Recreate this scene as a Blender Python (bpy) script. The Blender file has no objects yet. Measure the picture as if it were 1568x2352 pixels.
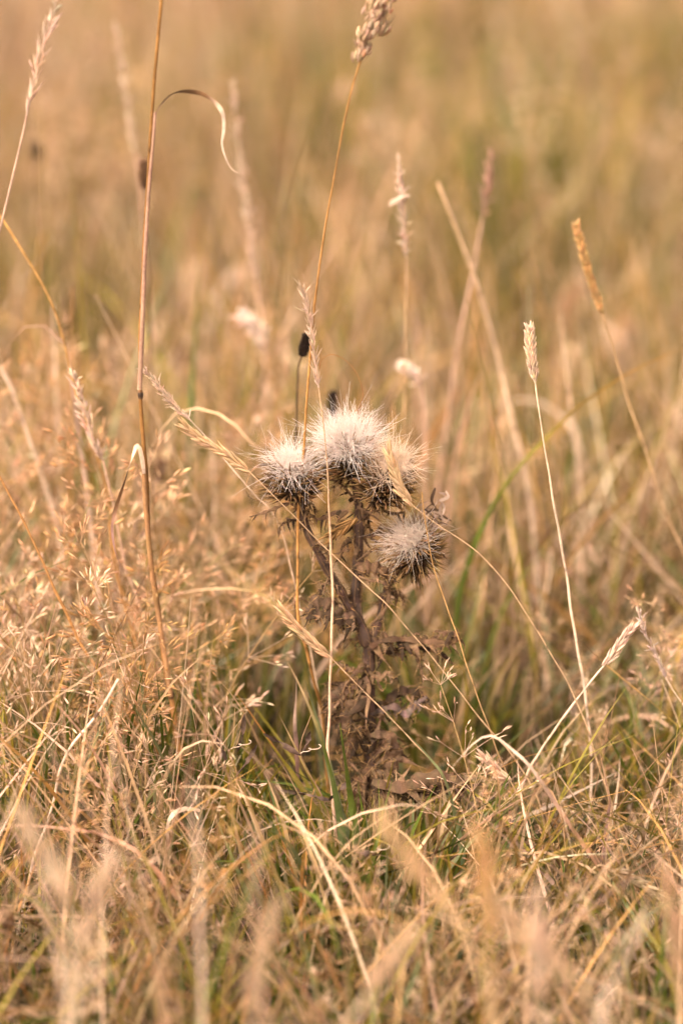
import bpy, math, random
import numpy as np
from mathutils import Vector

rng = np.random.default_rng(23)
random.seed(11)
scn = bpy.context.scene
COL = scn.collection
R = math.radians

# ------------------------------------------------------------------ camera
CAM = np.array([0.0, -1.344, 0.673])
PITCH = R(18.0)
LENS = 85.0
cd = bpy.data.cameras.new('camera')
cam = bpy.data.objects.new('camera', cd); COL.objects.link(cam)
cam.location = CAM; cam.rotation_euler = (R(90) - PITCH, 0, 0)
cd.sensor_fit = 'VERTICAL'; cd.sensor_height = 36.0; cd.lens = LENS
cd.clip_start = 0.02; cd.clip_end = 2000
cd.dof.use_dof = True; cd.dof.focus_distance = 1.385; cd.dof.aperture_fstop = 2.8
scn.camera = cam
# ------------------------------------------------------------------ world and sun (overcast)
w = bpy.data.worlds.new('World'); scn.world = w; w.use_nodes = True
nt = w.node_tree; nt.nodes.clear()
out = nt.nodes.new('ShaderNodeOutputWorld'); bg = nt.nodes.new('ShaderNodeBackground')
sky = nt.nodes.new('ShaderNodeTexSky'); sky.sky_type = 'NISHITA'; sky.sun_disc = False
sky.sun_elevation = R(56); sky.sun_rotation = R(230); sky.dust_density = 6.0; sky.air_density = 1.0
hs = nt.nodes.new('ShaderNodeHueSaturation'); hs.inputs['Saturation'].default_value = 0.08
warm = nt.nodes.new('ShaderNodeMix'); warm.data_type = 'RGBA'; warm.blend_type = 'MULTIPLY'
warm.inputs[0].default_value = 1.0; warm.inputs[7].default_value = (1.0, 0.81, 0.675, 1)
bg.inputs['Strength'].default_value = 0.14
nt.links.new(sky.outputs[0], hs.inputs['Color']); nt.links.new(hs.outputs[0], warm.inputs[6])
nt.links.new(warm.outputs[2], bg.inputs[0]); nt.links.new(bg.outputs[0], out.inputs[0])
sd = bpy.data.lights.new('sun', 'SUN'); sd.energy = 0.75; sd.angle = R(32); sd.color = (1.0, 0.87, 0.745)
sun = bpy.data.objects.new('sun', sd); COL.objects.link(sun)
sun.rotation_euler = (R(90 - 56), 0, R(-50)) ; sun.location = (0, 0, 5)
# exposure
scn.view_settings.view_transform = 'Standard'; scn.view_settings.look = 'None'
scn.view_settings.gamma = 1.0; scn.view_settings.use_curve_mapping = False
scn.view_settings.exposure = 1.97
scn.cycles.use_denoising = True
scn.cycles.max_bounces = 14; scn.cycles.transmission_bounces = 12; scn.cycles.diffuse_bounces = 6

# ------------------------------------------------------------------ helpers: geometry
FPX = LENS / 36.0 * 2352.0
FW = np.array([0, math.cos(PITCH), -math.sin(PITCH)]); UP = np.array([0, math.sin(PITCH), math.cos(PITCH)])
RT = np.array([1.0, 0, 0])
def at(px, py, Y=0.0):
    d = FW + RT * ((px - 784) / FPX) + UP * ((1176 - py) / FPX)
    return CAM + d * ((Y - CAM[1]) / d[1])
def proj(P):
    q = P - CAM
    dep = q @ FW
    return 784 + FPX * (q @ RT) / dep, 1176 - FPX * (q @ UP) / dep
def pts_at(lst, Y=0.0):
    o = []
    for p in lst:
        o.append(at(p[0], p[1], p[2] if len(p) > 2 else Y))
    return np.array(o)
def spline(P, n):
    P = np.asarray(P, float)
    if len(P) == 2:
        t = np.linspace(0, 1, n)[:, None]; return P[0] * (1 - t) + P[1] * t
    Q = np.vstack([2 * P[0] - P[1], P, 2 * P[-1] - P[-2]])
    seg = np.linalg.norm(np.diff(P, axis=0), axis=1); cum = np.concatenate([[0], np.cumsum(seg)])
    s = np.linspace(0, cum[-1], n); res = np.empty((n, 3))
    for k, v in enumerate(s):
        i = min(np.searchsorted(cum, v, side='right') - 1, len(P) - 2)
        t = (v - cum[i]) / max(seg[i], 1e-9)
        a, b, c, d = Q[i], Q[i + 1], Q[i + 2], Q[i + 3]
        res[k] = 0.5 * (2 * b + (c - a) * t + (2 * a - 5 * b + 4 * c - d) * t * t + (3 * b - a - 3 * c + d) * t ** 3)
    return res
def unit(v): return v / np.maximum(np.linalg.norm(v, axis=-1, keepdims=True), 1e-12)
def rootdown(P, drift=0.25, dy=0.0):
    """continue a stalk from its last point down to the soil"""
    P = np.asarray(P, float); p = P[-1]; d = unit(P[-1] - P[-2])
    if p[2] < 0.02: return P
    k = min(p[2] * drift, 0.06)
    h = np.array([d[0], d[1], 0]) * k
    return np.vstack([P, p + h * 0.7 + [0, dy * .5, -p[2] * 0.5], p + h + [0, dy, -p[2] + 0.002]])

class Acc:
    def __init__(s): s.V = []; s.F = []; s.C = []; s.n = 0
    def add(s, V, F, C):
        s.V.append(np.asarray(V, np.float32)); s.F.append(np.asarray(F, np.int32) + s.n)
        C = np.asarray(C, np.float32); s.C.append(np.broadcast_to(C, (len(V), 3)) if C.ndim == 1 else C); s.n += len(V)
    def tubes(s, P, Rr, C, m=3):
        P = np.asarray(P, float); N, K, _ = P.shape
        T = unit(np.gradient(P, axis=1))
        ref = np.zeros((N, 1, 3)); mt = T.mean(axis=1)
        ref[:, 0] = np.where(np.abs(mt[:, 2:3]) > 0.8, [[1.0, 0.13, 0.0]], [[0.0, 0.1, 1.0]])
        n1 = unit(np.cross(T, np.broadcast_to(ref, P.shape))); n2 = np.cross(T, n1)
        a = np.arange(m) * 2 * math.pi / m
        Rr = np.broadcast_to(Rr, (N, K))
        V = P[:, :, None, :] + Rr[:, :, None, None] * (np.cos(a)[None, None, :, None] * n1[:, :, None] + np.sin(a)[None, None, :, None] * n2[:, :, None])
        idx = np.arange(N * K * m).reshape(N, K, m)
        a0 = idx[:, :-1]; a1 = idx[:, 1:]
        F = np.stack([a0, np.roll(a0, -1, 2), np.roll(a1, -1, 2), a1], -1).reshape(-1, 4)
        C = np.asarray(C, float)
        if C.ndim == 1: C = np.broadcast_to(C, (N, K, 3))
        elif C.ndim == 2 and C.shape[0] == N and N != K: C = np.broadcast_to(C[:, None], (N, K, 3))
        elif C.ndim == 2: C = np.broadcast_to(C[None], (N, K, 3)) if C.shape[0] == K else np.broadcast_to(C[:, None], (N, K, 3))
        C = np.broadcast_to(C[:, :, None, :], (N, K, m, 3)).reshape(-1, 3)
        s.add(V.reshape(-1, 3), F, C)
    def ribbons(s, P, S, W, C, crease=0.0):
        P = np.asarray(P, float); N, K, _ = P.shape
        W = np.broadcast_to(W, (N, K))[..., None] * 0.5
        if crease == 0:
            V = np.stack([P - S * W, P + S * W], 2); m = 2
        else:
            T = unit(np.gradient(P, axis=1)); Nn = np.cross(T, S)
            V = np.stack([P - S * W, P - Nn * W * crease, P + S * W], 2); m = 3
        idx = np.arange(N * K * m).reshape(N, K, m)
        F = np.stack([idx[:, :-1, :-1], idx[:, :-1, 1:], idx[:, 1:, 1:], idx[:, 1:, :-1]], -1).reshape(-1, 4)
        C = np.asarray(C, float)
        if C.ndim == 1: C = np.broadcast_to(C, (N, K, 3))
        elif C.ndim == 2: C = np.broadcast_to(C[None], (N, K, 3)) if (C.shape[0] == K and N != K) or N == 1 else np.broadcast_to(C[:, None], (N, K, 3))
        C = np.broadcast_to(C[:, :, None, :], (N, K, m, 3)).reshape(-1, 3)
        s.add(V.reshape(-1, 3), F, C)
    def spindles(s, B, D, L, r, C, m=3, prof=((0, .3), (.4, 1), (.75, .65), (1, .04)), bend=0.0):
        """pointed husks / seeds: base, direction, length, radius"""
        B = np.asarray(B, float); D = unit(np.asarray(D, float)); n = len(B)
        L = np.broadcast_to(L, (n,)); r = np.broadcast_to(r, (n,))
        t = np.array([p[0] for p in prof]); q = np.array([p[1] for p in prof])
        P = B[:, None] + D[:, None] * (L[:, None] * t[None])[..., None]
        if bend: P = P + (rng.normal(0, bend, (n, 1, 3)) * L[:, None, None]) * (t ** 2)[None, :, None]
        s.tubes(P, r[:, None] * q[None], C, m)
    def build(s, name, mat, parent=None, origin=(0, 0, 0), data_only=False):
        V = np.vstack(s.V) - np.asarray(origin, np.float32); F = np.vstack(s.F); C = np.vstack(s.C)
        me = bpy.data.meshes.new(name)
        me.vertices.add(len(V)); me.vertices.foreach_set('co', V.astype(np.float32).ravel())
        me.loops.add(len(F) * 4); me.loops.foreach_set('vertex_index', F.ravel())
        me.polygons.add(len(F)); me.polygons.foreach_set('loop_start', np.arange(0, len(F) * 4, 4, dtype=np.int32))
        me.polygons.foreach_set('use_smooth', np.ones(len(F), bool))
        me.update(calc_edges=True)
        ca = me.attributes.new('Col', 'FLOAT_COLOR', 'POINT')
        ca.data.foreach_set('color', np.hstack([np.clip(C, 0, 1), np.ones((len(C), 1))]).astype(np.float32).ravel())
        me.materials.append(mat)
        if data_only: return me
        return link(name, me, parent)
def link(name, me, parent=None):
    o = bpy.data.objects.new(name, me); COL.objects.link(o)
    if parent is not None: o.parent = parent
    return o
def thing(name, label, cat, loc, group=None):
    o = bpy.data.objects.new(name, None); COL.objects.link(o)
    o.location = tuple(float(v) for v in loc); o.empty_display_size = 0.02
    o['label'] = label; o['category'] = cat; o['kind'] = 'thing'
    if group: o['group'] = group
    return o
def plural(l):
    for w_ in ('seed stalk', 'stem', 'plume'):
        if w_ in l: return l.replace(w_, w_ + 's', 1)
    return l
def jit(c, n, s=0.12):
    c = np.asarray(c, float); f = np.exp(rng.normal(0, s, (n, 1))); h = np.exp(rng.normal(0, s * 0.25, (n, 3)))
    return np.clip(c * f * h, 0.005, 0.96)

# ------------------------------------------------------------------ materials
def plant_mat(name, transl=0.3, rough=0.6, streak=900.0, amount=0.35, bump=0.0, spec=0.25):
    m = bpy.data.materials.new(name); m.use_nodes = True; t = m.node_tree; t.nodes.clear()
    L = t.links; N = t.nodes.new
    o = N('ShaderNodeOutputMaterial'); pb = N('ShaderNodeBsdfPrincipled'); tr = N('ShaderNodeBsdfTranslucent'); mx = N('ShaderNodeMixShader')
    a = N('ShaderNodeAttribute'); a.attribute_name = 'Col'
    tc = N('ShaderNodeTexCoord'); no = N('ShaderNodeTexNoise'); no.inputs['Scale'].default_value = streak; no.inputs['Detail'].default_value = 3
    n2 = N('ShaderNodeTexNoise'); n2.inputs['Scale'].default_value = streak * 0.12; n2.inputs['Detail'].default_value = 2
    ad = N('ShaderNodeMath'); ad.operation = 'ADD'
    mr = N('ShaderNodeMapRange'); mr.inputs[1].default_value = 0.6; mr.inputs[2].default_value = 1.4
    mr.inputs[3].default_value = 1 - amount; mr.inputs[4].default_value = 1 + amount
    mu = N('ShaderNodeVectorMath'); mu.operation = 'MULTIPLY'
    L.new(tc.outputs['Object'], no.inputs['Vector']); L.new(tc.outputs['Object'], n2.inputs['Vector'])
    L.new(no.outputs[0], ad.inputs[0]); L.new(n2.outputs[0], ad.inputs[1]); L.new(ad.outputs[0], mr.inputs[0])
    L.new(a.outputs['Color'], mu.inputs[0]); L.new(mr.outputs[0], mu.inputs[1])
    L.new(mu.outputs[0], pb.inputs['Base Color']); L.new(mu.outputs[0], tr.inputs['Color'])
    pb.inputs['Roughness'].default_value = rough; pb.inputs['Specular IOR Level'].default_value = spec
    if bump:
        bp = N('ShaderNodeBump'); bp.inputs['Strength'].default_value = bump; bp.inputs['Distance'].default_value = 0.001
        L.new(no.outputs[0], bp.inputs['Height']); L.new(bp.outputs[0], pb.inputs['Normal'])
    mx.inputs[0].default_value = transl
    L.new(pb.outputs[0], mx.inputs[1]); L.new(tr.outputs[0], mx.inputs[2]); L.new(mx.outputs[0], o.inputs[0])
    return m
M_BLADE = plant_mat('dry_blade', 0.25, 0.5, 700, 0.3, spec=0.3)
M_STEM = plant_mat('dry_stem', 0.08, 0.55, 900, 0.35, 0.3)
M_HUSK = plant_mat('husk', 0.4, 0.55, 1500, 0.2)
M_FLUFF = plant_mat('pappus', 0.45, 0.7, 600, 0.08, spec=0.15)
M_THISTLE = plant_mat('withered_thistle', 0.12, 0.75, 1400, 0.5, 0.6, spec=0.15)
def ground_mat():
    m = bpy.data.materials.new('soil_and_thatch'); m.use_nodes = True; t = m.node_tree
    pb = t.nodes['Principled BSDF']; tc = t.nodes.new('ShaderNodeTexCoord')
    n1 = t.nodes.new('ShaderNodeTexNoise'); n1.inputs['Scale'].default_value = 1.3; n1.inputs['Detail'].default_value = 6
    n2 = t.nodes.new('ShaderNodeTexNoise'); n2.inputs['Scale'].default_value = 45; n2.inputs['Detail'].default_value = 6
    r = t.nodes.new('ShaderNodeValToRGB'); e = r.color_ramp.elements
    e[0].position = 0.3; e[0].color = (0.03, 0.022, 0.012, 1); e[1].position = 0.7; e[1].color = (0.13, 0.085, 0.045, 1)
    k = e.new(0.5); k.color = (0.055, 0.045, 0.02, 1)
    ad = t.nodes.new('ShaderNodeMix'); ad.data_type = 'FLOAT'; ad.inputs[0].default_value = 0.5
    bp = t.nodes.new('ShaderNodeBump'); bp.inputs['Strength'].default_value = 0.8; bp.inputs['Distance'].default_value = 0.01
    L = t.links
    L.new(tc.outputs['Object'], n1.inputs[0]); L.new(tc.outputs['Object'], n2.inputs[0])
    L.new(n1.outputs[0], ad.inputs[2]); L.new(n2.outputs[0], ad.inputs[3]); L.new(ad.outputs[0], r.inputs[0])
    L.new(r.outputs[0], pb.inputs['Base Color']); pb.inputs['Roughness'].default_value = 0.95
    L.new(n2.outputs[0], bp.inputs['Height']); L.new(bp.outputs[0], pb.inputs['Normal'])
    return m

# palette (linear albedo)
STRAW = (0.50, 0.335, 0.20); PINK = (0.52, 0.34, 0.255); CREAM = (0.74, 0.55, 0.395); GOLD = (0.44, 0.25, 0.08)
RUST = (0.36, 0.165, 0.045); BROWN = (0.23, 0.125, 0.06); OLIVE = (0.22, 0.18, 0.024); GREEN = (0.078, 0.105, 0.014)
GREY = (0.14, 0.155, 0.07); PALE = (0.74, 0.575, 0.45); DARK = (0.055, 0.036, 0.026); PURP = (0.30, 0.18, 0.155)
PAL = np.array([STRAW, PINK, CREAM, GOLD, RUST, BROWN, OLIVE, GREEN, GREY])

# ------------------------------------------------------------------ ground
def gz(x, y):
    r = np.maximum(np.hypot(x, y) - 9.0, 0)
    return 0.012 * np.sin(x * 3.1 + 1) * np.sin(y * 2.3 + .4) * (np.hypot(x, y) > .3) + 0.035 * r * (y > 0) * np.minimum(r / 30, 1) - 0.0
def ground():
    ax = np.concatenate([-np.geomspace(900, 4, 26), np.linspace(-3.6, 3.6, 49), np.geomspace(4, 900, 26)])
    n = len(ax); X, Y = np.meshgrid(ax, ax); Z = gz(X, Y)
    V = np.stack([X, Y, Z], -1).reshape(-1, 3); i = np.arange(n * n).reshape(n, n)
    F = np.stack([i[:-1, :-1], i[:-1, 1:], i[1:, 1:], i[1:, :-1]], -1).reshape(-1, 4)
    a = Acc(); a.add(V, F, (0.1, 0.08, 0.04)); o = a.build('ground', ground_mat()); o['kind'] = 'structure'
ground()

# ------------------------------------------------------------------ the mass of meadow grass
def patch(x, y):
    return 0.5 + 0.5 * (np.sin(2.3 * x + 1.7 * y + 0.6) * 0.45 + np.sin(5.1 * x - 2.9 * y + 2.0) * 0.3 + np.sin(-1.1 * x + 4.3 * y + 4.1) * 0.35)
def pick_cols(x, y, green=1.0, low=None):
    """species mix: low leaves are greener and browner, tall culms are bleached straw"""
    n = len(x); p = patch(x, y); g = np.clip(patch(x * 1.7 + 5, y * 0.8 - 3) * 1.6 - .3, 0, 1.2) * green
    low = np.zeros(n) if low is None else low
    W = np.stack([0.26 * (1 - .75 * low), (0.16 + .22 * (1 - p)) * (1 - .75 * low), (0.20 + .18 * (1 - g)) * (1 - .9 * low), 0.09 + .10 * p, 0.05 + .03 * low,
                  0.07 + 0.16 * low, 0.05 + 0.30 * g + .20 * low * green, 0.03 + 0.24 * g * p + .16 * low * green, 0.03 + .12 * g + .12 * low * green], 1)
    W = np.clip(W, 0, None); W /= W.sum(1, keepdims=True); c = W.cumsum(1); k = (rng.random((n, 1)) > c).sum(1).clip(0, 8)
    c0 = PAL[k] * np.exp(rng.normal(0, .2, (n, 1)))
    k2 = np.where(rng.random(n) < 0.65, k, rng.choice([0, 1, 2, 3, 5], n)); c1 = PAL[k2] * np.exp(rng.normal(0, .2, (n, 1)))
    return c0, c1
def limit_py(px):
    return np.interp(px, [-300, 0, 300, 520, 600, 700, 1080, 1160, 1350, 1568, 1900], [1150, 1180, 1280, 1420, 1640, 1760, 1760, 1690, 1560, 1480, 1450])
def make_blades(acc, B, L, az, a0, cv, W, c0, c1, K=6, cull=True, tube=False, wob=0.5, crease=0.0):
    n = len(B); t = np.linspace(0, 1, K)
    ang = a0[:, None] + cv[:, None] * t[None] ** 1.4
    azz = az[:, None] + (rng.normal(0, wob, (n, 1))) * t[None]
    seg = (L / (K - 1))[:, None]
    d = np.stack([np.sin(ang) * np.cos(azz), np.sin(ang) * np.sin(azz), np.cos(ang)], -1) * seg[..., None]
    P = np.concatenate([np.zeros((n, 1, 3)), np.cumsum(d[:, :-1], 1)], 1) + B[:, None]
    P[..., 2] = np.maximum(P[..., 2], 0.006 + rng.random((n, 1)) * 0.03 * t[None])
    if cull:
        u, v = proj(P.reshape(-1, 3)); u = u.reshape(n, K); v = v.reshape(n, K)
        front = P[..., 1] < 0.12
        bad = ((v < limit_py(u)) & front).any(1) | (P[..., 1] < -1.05).any(1)
        keep = ~bad
        P, W, c0, c1, azz = P[keep], W[keep], c0[keep], c1[keep], azz[keep]; n = len(P)
    if n == 0: return
    col = c0[:, None] * (1 - t[None, :, None]) + c1[:, None] * t[None, :, None]
    if tube:
        acc.tubes(P, W[:, None] * 0.5 * np.linspace(1, .45, K)[None], col, 3)
    else:
        T = unit(np.gradient(P, axis=1)); side = np.stack([-np.sin(azz), np.cos(azz), 0 * azz], -1)
        Nn = unit(np.cross(T, side)); tw = rng.normal(0, .6, (n, 1)) + rng.normal(0, 1.3, (n, 1)) * t[None]
        S = unit(side * np.cos(tw)[..., None] + Nn * np.sin(tw)[..., None])
        prof = np.minimum(1, .65 + 2 * t) * np.clip(1.02 - t ** 2.6, 0.03, 1)
        acc.ribbons(P, S, W[:, None] * prof[None], col, crease)
def scatter(y0, y1, dens, margin=0.22, spread=1.45):
    # uniform points in the wedge in front of the camera, wider than the frame
    hw = lambda y: (y + 1.344) * 0.148 * spread + margin
    area = (hw(y0) + hw(y1)) * (y1 - y0); n = int(area * dens)
    y = rng.uniform(y0, y1, n * 2); keep = rng.random(n * 2) < hw(y) / hw(y1); y = y[keep][:n]
    x = rng.uniform(-1, 1, len(y)) * hw(y); return x, y
mass = Acc()
#            STRAW PINK CREAM GOLD RUST BROWN OLIVE GREEN GREY
KINDS = np.array([[.42, .16, .16, .08, .03, .08, .05, .01, .01],     # bleached straw
                  [.16, .46, .14, .04, .04, .08, .05, .02, .01],     # pinkish straw
                  [.12, .05, .05, .08, .03, .08, .30, .22, .07],     # green tussock
                  [.18, .06, .08, .10, .04, .10, .36, .06, .02],     # olive, drying
                  [.16, .08, .04, .30, .16, .16, .08, .01, .01],     # golden and rusty
                  [.10, .06, .05, .05, .05, .12, .17, .15, .25]])    # grey green
def layer(y0, y1, dc, per, rad, Lr, Wr, K, kinds=(1.5, 1.6, 2.9, 2.6, 1, 1.0), tube_frac=0.25, crease=0.0, lean=0.27, curve=0.85, hscale=None, contrast=.22, fan=1.0, tone=1.0):
    """tussocks: every clump has a kind of its own, tall bleached culms over lower, greener leaves"""
    cx, cy = scatter(y0, y1, dc); nc = len(cx); pw = np.array(kinds, float)
    g = np.clip(patch(cx * .9 + 5, cy * 0.6 - 3) * 1.7 - .35, 0, 1.3)[:, None]
    for (ux, uy, sx, sy, am) in ((.26, 1.9, .26, .8, 3.0), (.34, .75, .12, .3, .8), (-.22, .6, .16, .3, 1.5), (.03, -.08, .12, .14, 2.6), (-.16, .22, .22, .22, 1.8), (.25, .1, .2, .15, 1.0), (.7, 3.4, .8, 1.4, 2.0)):
        g = g + am * np.exp(-(((cx - ux) / sx) ** 2 + ((cy - uy) / sy) ** 2))[:, None]
    wk = pw[None] * np.where(np.array([0, 0, 1, 1, 0, 1], bool)[None], .35 + 1.5 * g, 1.25 - .7 * g).clip(.08); wk /= wk.sum(1, keepdims=True)
    kd = (rng.random((nc, 1)) > wk.cumsum(1)).sum(1).clip(0, 5); br = np.exp(rng.normal(0, contrast, nc)); hh = rng.uniform(.7, 1.2, nc)
    m = rng.poisson(per, nc); i = np.repeat(np.arange(nc), m); n = len(i)
    off = rng.normal(0, 1, (n, 2)) * rad; x = cx[i] + off[:, 0]; y = cy[i] + off[:, 1]
    u = rng.random(n); L = (Lr[0] + (Lr[1] - Lr[0]) * u) * hh[i]
    if hscale is not None: L = L * hscale(x, y)
    isg = np.isin(kd[i], (2, 3, 5)); tb = rng.random(n) < tube_frac * np.where(isg, .6, 1.1)
    az = np.arctan2(off[:, 1], off[:, 0]) + rng.normal(0, 1.0, n); a0 = np.abs(rng.normal(0, lean, n)) + fan * .25 * np.hypot(*off.T) / rad
    cv = np.abs(rng.normal(0.1, curve, n)); W = rng.uniform(*Wr, n)
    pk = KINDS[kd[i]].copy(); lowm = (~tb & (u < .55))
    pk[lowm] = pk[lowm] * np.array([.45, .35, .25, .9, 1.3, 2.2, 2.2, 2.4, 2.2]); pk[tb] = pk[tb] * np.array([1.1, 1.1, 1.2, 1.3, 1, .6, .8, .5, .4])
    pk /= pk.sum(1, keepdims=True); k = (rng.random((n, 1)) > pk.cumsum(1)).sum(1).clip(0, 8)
    k2 = np.where(rng.random(n) < .65, k, rng.choice([0, 1, 2, 3, 5], n)); bb = (br[i] * np.exp(rng.normal(0, .22, n)) * np.where(lowm, .42, 1.0) * tone)[:, None]  # low leaves dimmed too: shade deep in the sward put into their colour
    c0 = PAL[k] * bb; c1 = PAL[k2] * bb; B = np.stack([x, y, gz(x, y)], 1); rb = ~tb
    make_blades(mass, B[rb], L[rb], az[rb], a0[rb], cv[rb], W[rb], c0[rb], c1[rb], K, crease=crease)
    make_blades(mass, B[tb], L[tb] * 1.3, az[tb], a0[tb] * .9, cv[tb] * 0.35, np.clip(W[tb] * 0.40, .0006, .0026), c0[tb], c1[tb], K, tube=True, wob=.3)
hs_near = lambda x, y: np.where(x < -0.05, 1.12, 0.9)
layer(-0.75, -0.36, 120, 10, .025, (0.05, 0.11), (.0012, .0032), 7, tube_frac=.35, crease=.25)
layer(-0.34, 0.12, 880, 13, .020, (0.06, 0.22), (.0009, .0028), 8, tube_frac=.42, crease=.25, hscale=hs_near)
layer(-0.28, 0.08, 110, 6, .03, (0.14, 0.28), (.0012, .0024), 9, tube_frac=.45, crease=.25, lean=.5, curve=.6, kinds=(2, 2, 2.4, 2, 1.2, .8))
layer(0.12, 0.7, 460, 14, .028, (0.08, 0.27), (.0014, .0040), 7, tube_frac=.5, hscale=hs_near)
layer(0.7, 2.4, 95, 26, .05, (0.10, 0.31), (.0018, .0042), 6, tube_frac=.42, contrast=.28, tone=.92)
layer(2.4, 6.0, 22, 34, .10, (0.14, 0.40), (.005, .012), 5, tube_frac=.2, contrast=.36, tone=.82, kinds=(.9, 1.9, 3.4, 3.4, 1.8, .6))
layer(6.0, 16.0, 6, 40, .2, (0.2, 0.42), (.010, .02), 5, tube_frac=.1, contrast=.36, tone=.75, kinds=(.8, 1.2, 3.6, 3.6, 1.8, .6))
# fine tall culms standing over the sward
tall = lambda x, y: np.where(x < -.03, 1.05, .82)
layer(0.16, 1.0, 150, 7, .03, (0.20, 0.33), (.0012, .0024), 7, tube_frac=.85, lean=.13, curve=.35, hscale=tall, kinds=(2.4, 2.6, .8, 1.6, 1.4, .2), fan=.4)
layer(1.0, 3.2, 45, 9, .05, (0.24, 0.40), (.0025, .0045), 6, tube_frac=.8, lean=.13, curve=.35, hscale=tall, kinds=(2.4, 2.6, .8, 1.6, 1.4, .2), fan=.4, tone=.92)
# green tufts: tip (px, py), depth, how many tufts, spread (px), blades per tuft
def tufts(px, py, Y, k, spread, per=26, W=(.002, .0042), rad=.02, cols=(GREEN, OLIVE, GREEN, GREY, OLIVE)):
    for _ in range(k):
        p = at(px + rng.normal(0, spread), py + rng.normal(0, spread * .35), Y + rng.normal(0, .04 + .06 * max(Y, 0))); h = max(p[2], .06); n = per
        off = rng.normal(0, 1, (n, 2)) * rad; B = np.stack([p[0] + off[:, 0], p[1] + off[:, 1], 0 * off[:, 0]], 1); B[:, 2] = gz(B[:, 0], B[:, 1])
        kk = rng.integers(0, len(cols), n); c0 = np.array(cols)[kk] * np.exp(rng.normal(0, .2, (n, 1))); c1 = np.where(rng.random((n, 1)) < .3, np.array(STRAW), c0)
        make_blades(mass, B, h * rng.uniform(.75, 1.3, n), np.arctan2(off[:, 1], off[:, 0]) + rng.normal(0, .6, n), np.abs(rng.normal(0, .2, n)), np.abs(rng.normal(.1, .6, n)), rng.uniform(*W, n), c0, c1, 8, crease=.25)
for a_ in [(1215, 230, 1.6, 9, 75, 50, (.005, .009), .05), (1120, 330, 1.4, 4, 50, 40, (.004, .008), .04), (1300, 420, 1.3, 4, 50, 40, (.004, .008), .04), (1550, 620, 1.0, 4, 40, 40, (.004, .007), .04),
           (760, 60, 2.4, 4, 80, 50, (.007, .012), .07), (1480, 60, 2.6, 5, 90, 50, (.007, .012), .07), (480, 80, 2.4, 3, 60, 50, (.007, .011), .06), (1400, 860, .7, 5, 60, 30, (.003, .006), .03), (1150, 1010, .5, 3, 40, 30, (.003, .005), .03),
           (190, 800, .65, 7, 70, 30, (.003, .005), .03), (520, 880, .6, 5, 50, 28, (.003, .005), .03), (90, 470, 1.2, 3, 50, 30, (.004, .007), .04), (600, 1180, .35, 6, 60, 26, (.002, .0045), .025),
           (450, 1400, .16, 8, 70, 26), (600, 1420, .12, 5, 50, 26), (130, 1520, .08, 9, 90, 30), (60, 1680, .0, 9, 70, 30), (250, 1700, .02, 9, 80, 30), (560, 1560, .04, 6, 60, 24), (980, 1400, .25, 6, 50, 26), (1080, 1520, .15, 5, 50, 24),
           (1300, 1620, .08, 6, 80, 22), (1500, 1600, .1, 5, 60, 22), (760, 1840, -.04, 8, 60, 30, (.0028, .005)), (900, 1860, -.06, 8, 70, 30, (.0028, .005)), (840, 1960, -.10, 8, 90, 28, (.0028, .005)), (420, 1620, .02, 7, 90, 26), (40, 1560, .02, 6, 60, 28), (200, 1500, .06, 6, 80, 28), (650, 1900, -.07, 4, 60, 20), (1040, 1920, -.08, 4, 70, 20), (1180, 1960, -.1, 4, 70, 20),
           (850, 2080, -.14, 5, 120, 20), (350, 2060, -.14, 5, 140, 18), (120, 2160, -.18, 4, 80, 18), (1300, 2140, -.16, 5, 110, 18), (1460, 2180, -.18, 4, 70, 20), (950, 2220, -.2, 5, 130, 18), (560, 2240, -.2, 4, 110, 18), (300, 2260, -.2, 4, 110, 18)]:
    tufts(*a_)
# flattened litter near the soil
x, y = scatter(-0.6, 1.2, 1500); n = len(x)
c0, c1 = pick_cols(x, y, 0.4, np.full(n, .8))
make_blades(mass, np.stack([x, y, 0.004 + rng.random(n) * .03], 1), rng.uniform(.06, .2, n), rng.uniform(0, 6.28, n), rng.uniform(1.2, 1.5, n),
            rng.normal(0, .5, n), rng.uniform(.001, .004, n), c0 * .4, c1 * .4, 5)  # litter tones cut down, the shade of the gaps worked into the colour
o = mass.build('meadow_grass', M_BLADE); o['kind'] = 'stuff'
o['label'] = 'dry straw and olive meadow grass covering the whole field'; o['category'] = 'grass'

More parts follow.
